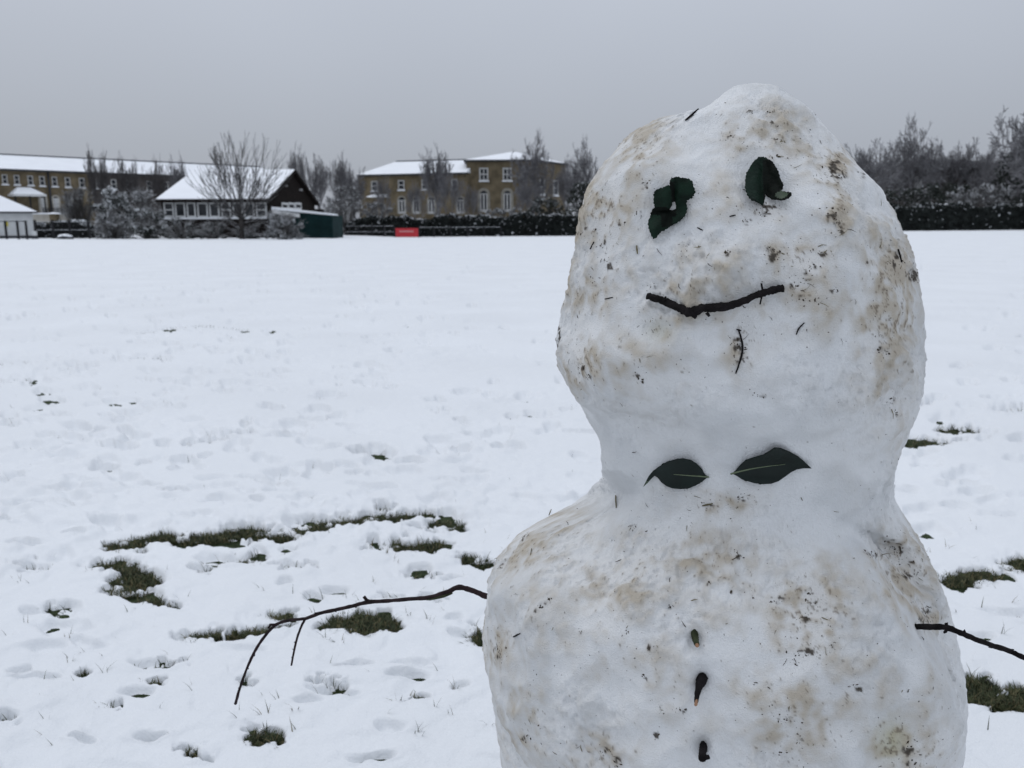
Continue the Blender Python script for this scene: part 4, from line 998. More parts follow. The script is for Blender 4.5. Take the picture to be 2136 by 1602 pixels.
def hedge(pts, label, n, snowtop, seed):
    rg = random.Random(seed)
    p0 = [(P(px, 470, Y)[0], Y, P(px, top, Y)[2]) for px, top, Y in pts]
    r = thing('hedge', (p0[0][0], p0[0][1], gz(p0[0][0], p0[0][1])), label, 'hedge', 'clipped hedges at the field edge')
    core = MB(); fo = MB()
    W = 1.1
    for (a, b) in zip(p0[:-1], p0[1:]):
        za, zb2 = gz(a[0], a[1]) - .1, gz(b[0], b[1]) - .1
        core.hexa([(a[0], a[1] - W * .42, za), (b[0], b[1] - W * .42, zb2), (b[0], b[1] + W, zb2), (a[0], a[1] + W, za), (a[0], a[1] - W * .4, a[2] - .15), (b[0], b[1] - W * .4, b[2] - .15), (b[0], b[1] + W, b[2] - .15), (a[0], a[1] + W, a[2] - .15)])
    tot = sum(math.hypot(b[0] - a[0], b[1] - a[1]) for a, b in zip(p0[:-1], p0[1:]))
    for (a, b) in zip(p0[:-1], p0[1:]):
        L = math.hypot(b[0] - a[0], b[1] - a[1])
        for k in range(int(n * L / tot)):
            t = rg.random(); x = a[0] + (b[0] - a[0]) * t; y0 = a[1] + (b[1] - a[1]) * t; zt = a[2] + (b[2] - a[2]) * t; zg = gz(x, y0)
            bump = .16 * math.sin(x * .9) + .14 * math.sin(x * 1.7) + .08 * math.sin(x * 4.3 + 1)
            if rg.random() < .5:
                y = y0 - W * .5 + rg.uniform(-.12, .1); z = zg + (zt - zg + bump) * rg.random() ** .9; top = False
            else:
                y = y0 + rg.uniform(-W * .5, W); z = zt + bump + rg.uniform(-.3, .08); top = True
            sz = rg.uniform(.06, .15)
            tt = np.array([rg.gauss(0, 1), rg.gauss(0, 1), rg.gauss(0, .6)]); tt /= np.linalg.norm(tt); bb = np.cross(tt, [rg.gauss(0, 1), rg.gauss(0, 1), rg.gauss(0, 1)]); bb /= np.linalg.norm(bb)
            mi = 1 if (top and rg.random() < snowtop) or (not top and rg.random() < .03) else 0
            p = np.array([x, y, z]); fo.poly([p - tt * sz - bb * sz * .5, p + tt * sz - bb * sz * .5, p + tt * sz + bb * sz * .5, p - tt * sz + bb * sz * .5], mi)
    core.build('core', M['hedge'], r); fo.build('leaves', [M['hedge'], M['leafs']], r)
hedge([(722, 462, 80), (780, 456, 81), (900, 454, 83), (1000, 452, 85), (1100, 450, 86), (1210, 447, 86), (1330, 444, 86)], 'long dark hedge with snow on top running from the green shed to behind the snowman', 16000, .38, 3)
hedge([(1332, 443, 86), (1500, 438, 86), (1700, 434, 86), (1850, 430, 86), (1950, 428, 86), (2060, 430, 86), (2200, 428, 86), (2400, 428, 87), (2800, 430, 88)], 'tall dark hedge with a grey snowy top to the right of the snowman', 22000, .25, 4)

# ------------------------------------------------------------------ buildings
class Facade:
    """a vertical plane: s runs along it, z up, o outwards to the viewer"""
    def __init__(s, A, B):
        s.A = np.array([A[0], A[1], 0.0]); d = np.array([B[0] - A[0], B[1] - A[1], 0]); s.L = np.linalg.norm(d); s.d = d / s.L
        s.n = np.array([s.d[1], -s.d[0], 0])
    def pt(s, a, z, o=0.0): return s.A + s.d * a + s.n * o + np.array([0, 0, z])
    def px(s, x, y):
        r = ray(x, y); t = ((s.A - CAM) @ s.n) / (r @ s.n); p = CAM + r * t
        return (p - s.A) @ s.d, p[2]
    def box(s, mb, a0, a1, z0, z1, o0, o1, mi=0):
        mb.hexa([s.pt(a0, z0, o1), s.pt(a1, z0, o1), s.pt(a1, z0, o0), s.pt(a0, z0, o0), s.pt(a0, z1, o1), s.pt(a1, z1, o1), s.pt(a1, z1, o0), s.pt(a0, z1, o0)], mi)
    def window(s, a0, a1, z0, z1, root, bars=True, w=.09, name='window', sill=True, fm='white', vbar=False):
        mb = MB()
        s.box(mb, a0, a0 + w, z0, z1, -.05, .07); s.box(mb, a1 - w, a1, z0, z1, -.05, .07)
        s.box(mb, a0 + w, a1 - w, z1 - w, z1, -.05, .068); s.box(mb, a0 + w, a1 - w, z0, z0 + w, -.05, .068)
        if bars: s.box(mb, a0 + w, a1 - w, (z0 + z1) / 2 - w * .4, (z0 + z1) / 2 + w * .4, -.05, .06)
        if vbar: s.box(mb, (a0 + a1) / 2 - w * .35, (a0 + a1) / 2 + w * .35, z0 + w, z1 - w, -.05, .055)
        f = mb.build(name, M[fm], root)
        g = MB(); s.box(g, a0 + w * .9, a1 - w * .9, z0 + w * .9, z1 - w * .9, -.04, .03); g.build('pane', M['glass'], f)
        if sill:
            q = MB(); s.box(q, a0 - .1, a1 + .1, z0 - .13, z0 - .005, -.05, .16); q.build('sill', M['roofsnow'], f)
        return f
    def arch(s, a0, a1, z0, z1, root, ring=.22, name='door', far=False):
        """arched french door with pale surround"""
        def outline(k, n=9):
            c = (a0 + a1) / 2; r = (a1 - a0) / 2 - k
            zt = z1 - (a1 - a0) / 2
            p = [(c - r, z0)]
            p += [(c - r * math.cos(t), zt + r * math.sin(t)) for t in np.linspace(0, math.pi, n)]
            return p + [(c + r, z0)]
        A_, B_ = outline(0), outline(ring); mb = MB()
        for k in range(len(A_) - 1):
            c8 = [A_[k], A_[k + 1], B_[k + 1], B_[k]]
            mb.prism([s.pt(a, z, -.04) for a, z in c8], s.n * .12)
        f = mb.build(name, M['stone'] if far else M['cream'], root)
        fr = MB(); c = (a0 + a1) / 2; r = (a1 - a0) / 2 - ring; zt = z1 - (a1 - a0) / 2
        for x in (c - r, c - .09, c + r - .14): s.box(fr, x, x + (.18 if abs(x - c + .09) < .01 else .14), z0, zt, -.04, .07)
        s.box(fr, c - r, c + r, zt - .02, zt + .10, -.04, .072); s.box(fr, c - r, c + r, z0, z0 + .3, -.04, .066)
        fr.build('frame', M['dull'] if far else M['white'], f)
        g = MB(); g.prism([s.pt(a, z, -.05) for a, z in outline(ring * .95)], s.n * .07); g.build('pane', M['glass'], f)
        return f

def terrace_house(fc, a0, a1, ze, zr, label, group, endcap=(0, 0), dep=9.0, brick='brick', z_g=-1.0, hip=0.0):
    root = thing('terraced_house', tuple(fc.pt((a0 + a1) / 2, z_g, 0)), label, 'house', group)
    w = MB(); fc.box(w, a0 + .01, a1 - .01, z_g - .5, ze, -dep, 0); w.build('wall', M[brick], root)
    r = MB(); ov = .35
    hl, hr = hip if isinstance(hip, tuple) else (0, 0)
    F0, F1 = fc.pt(a0, ze + .12, ov), fc.pt(a1, ze + .12, ov); G0, G1 = fc.pt(a0 + hl, zr, -dep / 2), fc.pt(a1 - hr, zr, -dep / 2); B0, B1 = fc.pt(a0, ze + .12, -dep - ov), fc.pt(a1, ze + .12, -dep - ov)
    r.poly([F0, F1, G1, G0]); r.poly([B1, B0, G0, G1]); r.poly([B0, F0, G0]); r.poly([F1, B1, G1]); r.poly([F0, B0, B1, F1])
    rf = r.build('roof', M['roofsnow'], root)
    e_ = MB(); fc.box(e_, a0, a1, ze - .10, ze + .115, -.02, ov + .06); e_.build('gutter', M['slate'], rf)
    k_ = MB(); fc.box(k_, a0 + hl, a1 - hr, zr - .04, zr + .10, -dep / 2 - .1, -dep / 2 + .1); k_.build('ridge', M['slate'], rf)
    return root
# left terrace
T1 = Facade((-72, 87.4), (-34, 125.4))
zeL = H + 6.5; zrL = H + 8.55
b = [T1.px(x, 420)[0] for x in (101, 196, 290)]
gT = 'yellow brick houses of the long left terrace'
hs1 = terrace_house(T1, 0, b[0], zeL, zrL, 'yellow brick terraced house with a snowy porch canopy, behind the white hut', gT)
hs2 = terrace_house(T1, b[0], b[1], zeL, zrL, 'yellow brick terraced house with two arched doors, next to the porch canopy', gT)
hs3 = terrace_house(T1, b[1], b[2], zeL, zrL, 'terraced house hidden behind the row of upright bare trees', gT, brick='brickd')
hs4 = terrace_house(T1, b[2], T1.L, zeL, zrL, 'end terraced house whose snowy roof shows over the pavilion ridge', gT, brick='brickd')
for x, root in ((8.5, hs1), (33.5, hs1), (62, hs1), (86.5, hs1), (112.5, hs2), (140, hs2), (169.5, hs2), (205, hs3), (236, hs3), (268, hs3), (310, hs4), (345, hs4)):
    yt = 363.5 + x * .045; s0, z1 = T1.px(x - 5.6, yt); s1, _ = T1.px(x + 5.6, yt); _, z0 = T1.px(x, yt + 20)
    T1.window(s0, s1, z0, z1, root, w=.085, fm='dull')
for x, root in ((88, hs1), (115, hs2), (143, hs2)):
    s0, z1 = T1.px(x - 9.5, 405.5 + (x - 88) * .03); s1, _ = T1.px(x + 9.5, 405); _, z0 = T1.px(x, 447)
    T1.arch(s0, s1, z0, z1, root)
s0, zt = T1.px(100, 366); mb = MB(); mb.tube([T1.pt(s0, zeL - .1, .1), T1.pt(s0, 0, .1)], [.13, .13], 6); mb.build('downpipe', M['slate'], hs1)
# porch canopy
s0, za = T1.px(18, 405); s1, _ = T1.px(82, 405); _, zb1 = T1.px(50, 391)
mb = MB(); c8 = [T1.pt(s0, za, 2.2), T1.pt(s1, za, 2.2), T1.pt(s1, za, .0), T1.pt(s0, za, 0), T1.pt(s0 + .9, zb1, .5), T1.pt(s1 - 1.0, zb1, .5), T1.pt(s1 - 1.0, zb1, 0), T1.pt(s0 + .9, zb1, 0)]
mb.hexa(c8); cn = mb.build('canopy', M['roofsnow'], hs1)
mb = MB(); T1.box(mb, s0 - .1, s1 + .1, za - .25, za - .01, 0, 2.3); mb.build('gutter', M['white'], cn)
for t in (.03, .5, .97):
    mb = MB(); a_ = s0 + (s1 - s0) * t; T1.box(mb, a_ - .07, a_ + .07, 0, za - .25, 2.0, 2.14); mb.build('post', M['black'], cn)
# balcony railing of the second house
s0, za = T1.px(80, 434); s1, _ = T1.px(136, 434); _, zb1 = T1.px(100, 447)
mb = MB(); T1.box(mb, s0, s1, za - .05, za, 1.5, 1.56)
for k in range(34):
    a_ = s0 + (s1 - s0) * k / 33; T1.box(mb, a_ - .02, a_ + .02, zb1, za - .05, 1.51, 1.55)
mb.build('balcony_railing', M['black'], hs2)
mb = MB(); T1.box(mb, s0 - .4, s1 + .4, zb1 - .3, zb1, 0, 1.6); mb.build('balcony', M['cream'], hs2)
# middle terrace
T2 = Facade((-20.4, 115), (-5.62, 110.8)); ze2 = H + 6.45; zr2 = H + 8.5
m_ = T2.px(866, 420)[0]
gM = 'brick houses of the middle terrace'
hm1 = terrace_house(T2, 0, m_, ze2, zr2, 'brick terraced house with a hipped snowy roof end, left of the faint thin tree', gM, hip=(3.6, 0))
hm2 = terrace_house(T2, m_, T2.L, ze2, zr2, 'brick terraced house joining the tall brick block', gM)
for x, y, root in ((781, 378, hm1), (837, 376, hm1), (886, 375, hm2), (948, 374, hm2)):
    s0, z1 = T2.px(x - 6.5, y); s1, _ = T2.px(x + 6.5, y); _, z0 = T2.px(x, y + 20); T2.window(s0, s1, z0, z1, root, w=.12, fm='dull')
for x, root in ((838, hm1), (868, hm2), (900, hm2), (960, hm2)):
    s0, z1 = T2.px(x - 10, 408); s1, _ = T2.px(x + 10, 408); _, z0 = T2.px(x, 446); T2.arch(s0, s1, z0, z1, root, ring=.2, far=True)
s0, za = T2.px(775, 412); s1, _ = T2.px(812, 412); _, zb1 = T2.px(790, 405)
mb = MB(); mb.hexa([T2.pt(s0, za, 1.8), T2.pt(s1, za, 1.8), T2.pt(s1, za, 0), T2.pt(s0, za, 0), T2.pt(s0 + .3, zb1, .3), T2.pt(s1 - .3, zb1, .3), T2.pt(s1 - .3, zb1, 0), T2.pt(s0 + .3, zb1, 0)]); mb.build('canopy', M['roofsnow'], hm1)
# tall brick block with pyramid roof
ze3 = H + 8.0; fp = [(-5.75, 112), (2.65, 112), (7.6, 119.6), (7.6, 126), (-5.75, 126)]
blk = thing('brick_block', (1, 113, -1), 'tallest brick block with a pyramid snow roof and pale arched windows', 'house')
mb = MB(); mb.prism([(x, y, -1.4) for x, y in fp], np.array([0, 0, ze3 + 1.4])); mb.build('wall', M['brick'], blk)
apex = P(1072, 316, 118)
mb = MB(); cxm, cym = 0.8, 118; ring = [(x + (x - cxm) * .05, y + (y - cym) * .05, ze3 + .22) for x, y in fp]
for k in range(5): mb.poly([ring[k], ring[(k + 1) % 5], apex])
mb.poly(ring[::-1]); rf = mb.build('roof', M['roofsnow'], blk)
mb = MB(); mb.prism([(x + (x - cxm) * .055, y + (y - cym) * .055, ze3 + .003) for x, y in fp], np.array([0, 0, .21])); mb.build('gutter', M['slate'], rf)
T3 = Facade((-5.75, 112), (2.65, 112))
for x in (1009, 1058):
    s0, z1 = T3.px(x - 9.5, 350); s1, _ = T3.px(x + 9.5, 350); _, z0 = T3.px(x, 377); T3.window(s0, s1, z0, z1, blk, w=.17, vbar=True, fm='dull')
    s0, z1 = T3.px(x - 13, 392); s1, _ = T3.px(x + 13, 392); _, z0 = T3.px(x, 442); T3.arch(s0, s1, z0, z1, blk, ring=.34, name='window', far=True)
T3b = Facade((2.65, 112), (7.6, 119.6))
for a0 in (2.0, 5.6): T3b.window(a0, a0 + 1.3, 4.6, 6.6, blk, w=.16)
# dark house at the right
fcR = Facade((47.5, 112), (62.5, 110)); hR = thing('house', tuple(fcR.pt(6, -.5)), 'dim dark house with two pale windows behind the right hedge', 'house')
mb = MB(); fcR.box(mb, 0, fcR.L, -1, H + 6.7, -9, 0); mb.build('wall', M['brickd'], hR)
mb = MB(); z_ = H + 6.7; zt = H + 8.2
F0, F1, B0, B1, G0, G1 = fcR.pt(-.3, z_ + .05, .4), fcR.pt(fcR.L + .3, z_ + .05, .4), fcR.pt(-.3, z_ + .05, -9.4), fcR.pt(fcR.L + .3, z_ + .05, -9.4), fcR.pt(3, zt, -4.5), fcR.pt(fcR.L - 3, zt, -4.5)
mb.poly([F0, F1, G1, G0]); mb.poly([B1, B0, G0, G1]); mb.poly([B0, F0, G0]); mb.poly([F1, B1, G1]); mb.poly([F0, B0, B1, F1]); mb.build('roof', M['slate'], hR)
for x in (1881, 1916):
    s0, z1 = fcR.px(x - 8, 368); s1, _ = fcR.px(x + 8, 368); _, z0 = fcR.px(x, 394); fcR.window(s0, s1, z0, z1, hR, w=.3, vbar=True, fm='dull')

# dark timber pavilion
YF, YB = 62.0, 76.8
xL, xR = P(337, 430, YF)[0], P(558.5, 430, YF)[0]
zR = P(608, 353, (YF + YB) / 2)[2]; zE0 = P(440, 414, YF - .55)[2]; zE = zE0 + .55 * (zR - zE0) / ((YB - YF) / 2 + .55); zG = gz(xR, YF) - .3
pav = thing('pavilion', ((xL + xR) / 2, YF, zG), 'dark timber pavilion with a snowy pitched roof and a strip of white windows', 'pavilion')
ym = (YF + YB) / 2
mb = MB(); mb.prism([(xL, YF, zG), (xL, YB, zG), (xL, YB, zE - .15), (xL, ym, zR - .28), (xL, YF, zE - .15)][::-1], np.array([xR - xL, 0, 0])); mb.build('wall', M['timber'], pav)
ox0, ox1 = P(325.5, 415, YF - .5)[0], xR + .25
sl = (zR - zE) / (ym - YF); ov = .55
mb = MB()
A_ = [(YF - ov, zE - ov * sl), (ym, zR), (YB + ov, zE - ov * sl), (YB + ov, zE - ov * sl - .10), (ym, zR - .11), (YF - ov, zE - ov * sl - .10)]
f4 = [(ox0, y, z) for y, z in A_]
for seg in ([0, 1, 4, 5], [1, 2, 3, 4]): mb.prism([f4[k] for k in seg], np.array([ox1 - ox0, 0, 0]))
rf = mb.build('roof', M['roofsnow'], pav)
mb = MB(); B_ = [(YF - ov, zE - ov * sl - .103), (ym, zR - .113), (YB + ov, zE - ov * sl - .103), (YB + ov, zE - ov * sl - .17), (ym, zR - .18), (YF - ov, zE - ov * sl - .17)]
for seg in ([0, 1, 4, 5], [1, 2, 3, 4]): mb.prism([(ox0, *B_[k]) for k in seg], np.array([ox1 - ox0, 0, 0]))
mb.build('soffit', M['timber'], rf)
mb = MB()
for seg in ([0, 1, 4, 5], [1, 2, 3, 4]):
    q = [(ox1 + .002, A_[k][0], A_[k][1] + (-.02 if n_ < 2 else -.16)) for n_, k in enumerate(seg)]
    mb.prism(q, np.array([.06, 0, 0]))
mb.box(ox0, ox1, YF - ov - .05, YF - ov - .003, zE - ov * sl - .24, zE - ov * sl - .05); mb.build('fascia', M['timber'], rf)
FP = Facade((xL, YF), (xR, YF))
wx = [(341, 362), (364.5, 386), (389, 407.5), (411, 433), (436, 457), (461, 481), (485, 505), (508, 530), (533.5, 556)]
for k, (a, b_) in enumerate(wx):
    s0, z1 = FP.px(a, 422.5); s1, _ = FP.px(b_, 422.5); _, z0 = FP.px(a, 453)
    FP.window(s0, s1, z0, z1, pav, bars=k in (0, 5, 8), w=.10, sill=False)
mb = MB(); s0, z1 = FP.px(339, 453.5); s1, z0 = FP.px(557, 456.5); FP.box(mb, s0, s1, z0, z1, -.02, .1); mb.build('window_ledge', M['roofsnow'], pav)
FG = Facade((xR, YF), (xR, YB))
for a, b_ in ((586.5, 599), (600.5, 613), (614.5, 627)):
    s0, z1 = FG.px(a, 422); s1, _ = FG.px(b_, 422); _, z0 = FG.px(a, 437); FG.window(s0, s1, z0, z1, pav, bars=False, w=.16, sill=False)
mb = MB()
for x, y, s in ((625, 396, .08), (594, 388, .04)):
    a_, z_ = FG.px(x, y); FG.box(mb, a_ - s * 2, a_ + s * 2, z_ - s, z_ + s, -.02, .2)
mb.build('lamp', M['grey'], pav)
# lean-to extension beyond the gable
mb = MB(); mb.box(xR - 3, xR + .18, YB - .3, YB + 3.0, zG, P(664, 436, YB)[2]); mb.build('extension', M['timber'], pav)

# green shed with snowy roof
sx0, sx1 = P(579, 470, 60.3)[0], P(694, 470, 60.3)[0]; zs = P(690, 447.5, 60.3)[2]; zs0 = P(577, 437, 60.3)[2]; zgS = gz(sx1, 60.3) - .3
shed = thing('green_shed', ((sx0 + sx1) / 2, 60.3, zgS), 'dark green steel shed with a sloping snow covered roof beside the pavilion', 'shed')
mb = MB(); mb.prism([(sx0, 60.3, zgS), (sx1, 60.3, zgS), (sx1, 60.3, zs - .05), (sx0, 60.3, zs0 - .05)], np.array([0, 3.6, 0])); mb.build('wall', M['green'], shed)
mb = MB()
for k in range(26):
    x = sx0 + (sx1 - sx0) * (k + .5) / 26; mb.box(x - .035, x + .035, 60.26, 60.305, zgS, zs - .25)
mb.build('wall_ribs', M['green'], shed)
mb = MB(); mb.prism([(sx0 - .25, 59.9, zs0 - .03), (sx1 + .1, 59.9, zs - .06), (sx1 + .1, 59.9, zs + .03), (sx0 - .25, 59.9, zs0 + .18)], np.array([0, 1.9, 0])); rf = mb.build('roof', M['roofsnow'], shed)
mb = MB(); mb.prism([(sx0 - .25, 59.88, zs0 - .26), (sx1 - 2.2, 59.88, zs - .20), (sx1 - 2.2, 59.88, zs + .06), (sx0 - .25, 59.88, zs0 - .035)], np.array([0, .06, 0])); mb.build('fascia', M['white'], rf)

# white hut
HC = P(70.5, 470, 60); ha_ = math.atan2(HC[0], HC[1]) - math.radians(2)
hv = np.array([math.sin(ha_), math.cos(ha_), 0]); hr_ = np.array([math.cos(ha_), -math.sin(ha_), 0])
hz0 = gz(HC[0], 60) - .3; hze = P(70, 442, 60)[2]; HW = 5.0
def hp(x, y, z): q = HC + hr_ * x + hv * y; return np.array([q[0], q[1], z])
def hbox(mb, x0, x1, y0, y1, z0, z1): mb.hexa([hp(x0, y0, z0), hp(x1, y0, z0), hp(x1, y1, z0), hp(x0, y1, z0), hp(x0, y0, z1), hp(x1, y0, z1), hp(x1, y1, z1), hp(x0, y1, z1)])
hut = thing('hut', tuple(hp(-HW / 2, 0, hz0)), 'small white rendered hut with a pyramid snow roof at the left edge', 'hut')
mb = MB(); hbox(mb, -HW, 0, 0, HW, hz0, hze); mb.build('wall', M['render'], hut)
mb = MB(); o_ = .30; q = [hp(-HW - o_, -o_, hze + .02), hp(o_, -o_, hze + .02), hp(o_, HW + o_, hze + .02), hp(-HW - o_, HW + o_, hze + .02)]
apx = hp(-HW / 2, HW / 2, 0); ap = np.array([apx[0], apx[1], P(1, 397, apx[1])[2]])
for k in range(4): mb.poly([q[k], q[(k + 1) % 4], ap])
mb.poly(q[::-1]); rf = mb.build('roof', M['roofsnow'], hut)
mb = MB(); hbox(mb, -HW - o_, o_, -o_ - .002, -o_ + .06, hze - .10, hze + .015); mb.build('fascia', M['slate'], rf)
mb = MB(); hbox(mb, -HW - .02, .02, -.05, .01, hz0, hz0 + .5); mb.build('plinth', M['slate'], hut)
mb = MB(); xs_ = -(70.5 - 29) / 1750 * 60 * 1.16; zq_ = P(29, 467, 59)[2]; hbox(mb, xs_ - .1, xs_ + .1, -.05, -.01, zq_ - .16, zq_ + .16); mb.build('warning_sign', M['yellow'], hut)

# railing, walls and small things by the hut
def post_fence(name, label, xs, Y, ytop, rails, group=None, wpost=.06, infill=0):
    p0 = P(xs[0], 470, Y); r = thing(name, (p0[0], Y, gz(p0[0], Y)), label, 'fence', group)
    for x in xs:
        p = P(x, ytop, Y); mb = MB(); mb.box(p[0] - wpost, p[0] + wpost, Y - wpost, Y + wpost, gz(p[0], Y) - .1, p[2]); mb.build('post', M['black'], r)
    a, b_ = P(xs[0], 470, Y)[0], P(xs[-1], 470, Y)[0]
    for yy in rails:
        z = P((xs[0] + xs[-1]) / 2, yy, Y)[2]; mb = MB(); mb.box(a, b_, Y - .02, Y + .02, z - .03, z + .02, 0); mb.box(a, b_, Y - .022, Y + .022, z + .0225, z + .045, 1); mb.build('rail', [M['black'], M['leafs']], r)
    if infill:
        mb = MB(); z1 = P(xs[0], rails[0], Y)[2]
        n = int((b_ - a) / infill)
        for k in range(n):
            x = a + (b_ - a) * (k + .5) / n; mb.box(x - .012, x + .012, Y - .01, Y + .01, gz(x, Y), z1 - .03)
        o = mb.build('bars', M['black'], r)
    return r
post_fence('railing', 'black metal railing with snow lines between the white hut and the bushes', [72, 108.6, 144, 183.5, 214], 59, 459, [463.5, 480.5], None, .07, .14)
post_fence('railing', 'black posts standing in front of the white hut', [-60, -25, 10, 35, 53], 55.5, 460, [461.5], None, .055)
post_fence('railing', 'thin dark railing in front of the long hedge, left of the red banner', [720, 748, 776, 800, 822], 79, 470, [472, 484], None, .05, .2)
post_fence('railing', 'thin dark railing in front of the long hedge, right of the red banner', [874, 905, 940, 975, 1010, 1045], 80, 473, [474.5], None, .05)
wl = P(69, 447, 72); wr = P(168, 447, 72)
gw = thing('garden_wall', (wl[0], 72, gz(wl[0], 72)), 'cream garden wall with a snow cap behind the black railing', 'wall')
mb = MB(); mb.box(wl[0] - 3, wr[0], 72, 72.3, gz(wl[0], 72) - .3, wl[2]); mb.build('wall', M['cream'], gw)
mb = MB(); mb.box(wl[0] - 3.05, wr[0] + .05, 71.95, 72.35, wl[2] + .003, wl[2] + .12); mb.build('snow_cap', M['roofsnow'], gw)
q0 = P(104, 448, 71.6); q1 = P(118, 448, 71.6)
mb = MB(); mb.box(q0[0], q1[0], 71.5, 71.99, gz(wl[0], 72) - .3, q0[2] + .06); mb.build('pier', M['brick'], gw)
mb = MB(); mb.hexa([(q0[0] - .15, 71.4, q0[2] + .065), (q1[0] + .15, 71.4, q0[2] + .065), (q1[0] + .15, 71.94, q0[2] + .065), (q0[0] - .15, 71.94, q0[2] + .065), (q0[0] + .2, 71.6, q0[2] + .2), (q1[0] - .2, 71.6, q0[2] + .2), (q1[0] - .2, 71.8, q0[2] + .2), (q0[0] + .2, 71.8, q0[2] + .2)]); mb.build('pier_cap', M['roofsnow'], gw)
hedge([(70, 469, 63), (110, 469, 63), (160, 469, 63), (200, 468, 63)], 'low dark clipped hedge with snow on top behind the black railing', 2600, .75, 9)
# small white cabinet on a post and the snow covered heap
q = P(72, 488, 57.5); cab = thing('cabinet', (q[0], 57.5, gz(q[0], 57.5)), 'small white box on a dark foot beside the white hut', 'cabinet')
zq = gz(q[0], 57.5); mb = MB(); mb.box(q[0] - .12, q[0] + .12, 57.4, 57.6, zq + .22, zq + .52); mb.build('box', M['white'], cab)
mb = MB(); mb.box(q[0] - .16, q[0] + .16, 57.36, 57.64, zq - .05, zq + .215); mb.build('foot', M['slate'], cab)
q = P(136, 497, 57); zq = gz(q[0], 57)
def blob(name, loc, rad, m, seed, n=26):
    mb = MB(); rg = random.Random(seed); idx = []
    V_ = []
    for i_ in range(n // 2 + 1):
        ph = math.pi * i_ / (n // 2)
        for j_ in range(n):
            w = 2 * math.pi * j_ / n; d = np.array([math.sin(ph) * math.cos(w), math.sin(ph) * math.sin(w), math.cos(ph)])
            V_.append(d)
    V_ = np.array(V_); k = 1 + .22 * noise3(V_, 2.1, seed) + .1 * noise3(V_, 5, seed)
    for d, kk in zip(V_, k): mb.vert(np.array(loc) + d * kk * np.array(rad))
    for i_ in range(n // 2):
        for j_ in range(n): mb.face([i_ * n + j_, i_ * n + n + j_, i_ * n + n + (j_ + 1) % n, i_ * n + (j_ + 1) % n], 0, True)
    return mb
heap = thing('snowy_boulder', (q[0], 57, zq), 'low rounded boulder capped with snow in front of the black railing', 'boulder')
blob('r', (q[0], 57, zq + .05), (.50, .4, .22), None, 2).build('rock', M['slate'], heap)
blob('s', (q[0], 57.02, zq + .17), (.46, .36, .16), None, 3).build('snow_cap', M['roofsnow'], heap)

# red banner
q0 = P(825, 476, 77); q1 = P(872, 476, 77); zt = q0[2]; zb_ = P(850, 494.5, 77)[2]
ban = thing('banner', ((q0[0] + q1[0]) / 2, 77, gz(q0[0], 77)), 'bright red banner with faint pale lettering in front of the long hedge', 'banner')
mb = MB(); mb.box(q0[0], q1[0], 77, 77.05, zb_, zt); mb.build('sheet', M['red'], ban)
mb = MB()
rg = random.Random(2); x = q0[0] + .36
while x < q1[0] - .4:
    w = rg.uniform(.05, .11); mb.box(x, x + w, 76.985, 77.002, zt - .36, zt - .22); x += w + rg.uniform(.03, .05)
mb.build('lettering', M['pale'], ban)
for x in (q0[0] - .04, q1[0] + .04):
    mb = MB(); mb.box(x - .03, x + .03, 77, 77.06, gz(x, 77) - .1, zt + .05); mb.build('post', M['black'], ban)

# ------------------------------------------------------------------ light
w = bpy.data.worlds.new('World'); scene.world = w; w.use_nodes = True
nt = w.node_tree; bg = nt.nodes['Background']; bg.inputs['Strength'].default_value = 0.1
SUN_EL, SUN_AZ = math.radians(58), math.radians(-60)
sky = nt.nodes.new('ShaderNodeTexSky'); sky.sky_type = 'NISHITA'; sky.sun_disc = False; sky.sun_elevation = SUN_EL; sky.sun_rotation = SUN_AZ; sky.dust_density = 4
tc = nt.nodes.new('ShaderNodeTexCoord'); sep = nt.nodes.new('ShaderNodeSeparateXYZ'); nt.links.new(tc.outputs['Generated'], sep.inputs[0])
mx0 = nt.nodes.new('ShaderNodeMath'); mx0.operation = 'MAXIMUM'; mx0.inputs[1].default_value = 0; nt.links.new(sep.outputs['Z'], mx0.inputs[0])
ma = nt.nodes.new('ShaderNodeMath'); ma.operation = 'MULTIPLY_ADD'; ma.inputs[1].default_value = 1.85; ma.inputs[2].default_value = 1.0; nt.links.new(mx0.outputs[0], ma.inputs[0])
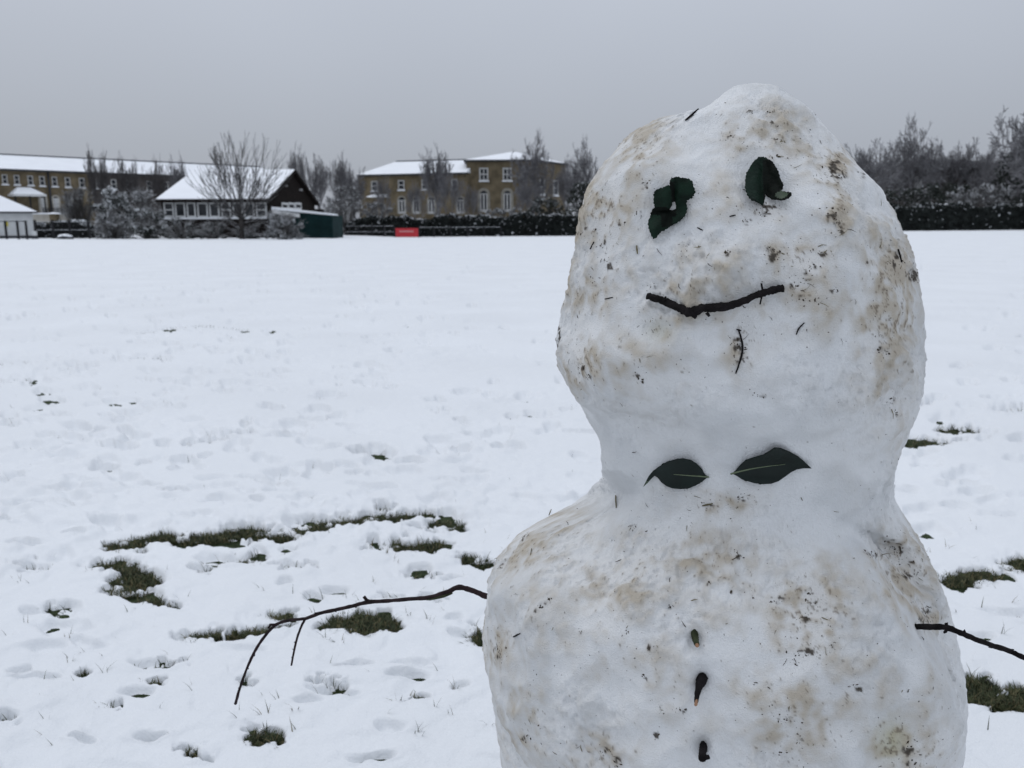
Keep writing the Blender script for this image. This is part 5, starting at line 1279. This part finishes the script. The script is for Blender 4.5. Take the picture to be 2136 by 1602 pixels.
# slow, faint unevenness of the cloud layer
cn_ = nt.nodes.new('ShaderNodeTexNoise'); cn_.inputs['Scale'].default_value = 1.6; cn_.inputs['Detail'].default_value = 3; nt.links.new(tc.outputs['Generated'], cn_.inputs['Vector'])
cm_ = nt.nodes.new('ShaderNodeMapRange'); cm_.inputs[1].default_value = .3; cm_.inputs[2].default_value = .7; cm_.inputs[3].default_value = .95; cm_.inputs[4].default_value = 1.05; nt.links.new(cn_.outputs['Fac'], cm_.inputs[0])
mm = nt.nodes.new('ShaderNodeMath'); mm.operation = 'MULTIPLY'; nt.links.new(ma.outputs[0], mm.inputs[0]); nt.links.new(cm_.outputs[0], mm.inputs[1])
vs = nt.nodes.new('ShaderNodeVectorMath'); vs.operation = 'SCALE'; vs.inputs[0].default_value = (3.09, 3.33, 3.78); nt.links.new(mm.outputs[0], vs.inputs['Scale'])
mx = nt.nodes.new('ShaderNodeMixRGB'); mx.inputs[0].default_value = 0.06; nt.links.new(vs.outputs[0], mx.inputs[1]); nt.links.new(sky.outputs[0], mx.inputs[2])
nt.links.new(mx.outputs[0], bg.inputs['Color'])
sd_ = bpy.data.lights.new('sun', 'SUN'); sd_.energy = 0.5; sd_.angle = math.radians(50); sd_.color = (1, .97, .93)
so = bpy.data.objects.new('sun', sd_); COL.objects.link(so)
dirv = Vector((math.sin(SUN_AZ) * math.cos(SUN_EL), math.cos(SUN_AZ) * math.cos(SUN_EL), math.sin(SUN_EL)))
so.rotation_euler = dirv.to_track_quat('Z', 'Y').to_euler(); so.location = (0, 0, 30)

# ------------------------------------------------------------------ camera
cd = bpy.data.cameras.new('camera'); co = bpy.data.objects.new('camera', cd); COL.objects.link(co)
cd.sensor_width = 36; cd.lens = 36 * F / 2136; cd.clip_start = .02; cd.clip_end = 2000
m3 = Matrix((RIGHT, UP, -FWD)).transposed(); co.matrix_world = Matrix.Translation(CAM) @ m3.to_4x4()
cd.dof.use_dof = True; cd.dof.focus_distance = 0.66; cd.dof.aperture_fstop = 16
scene.camera = co
scene.view_settings.view_transform = 'Standard'; scene.view_settings.look = 'None'; scene.view_settings.exposure = 0.19; scene.view_settings.gamma = 1
scene.render.resolution_x = 1024; scene.render.resolution_y = 768
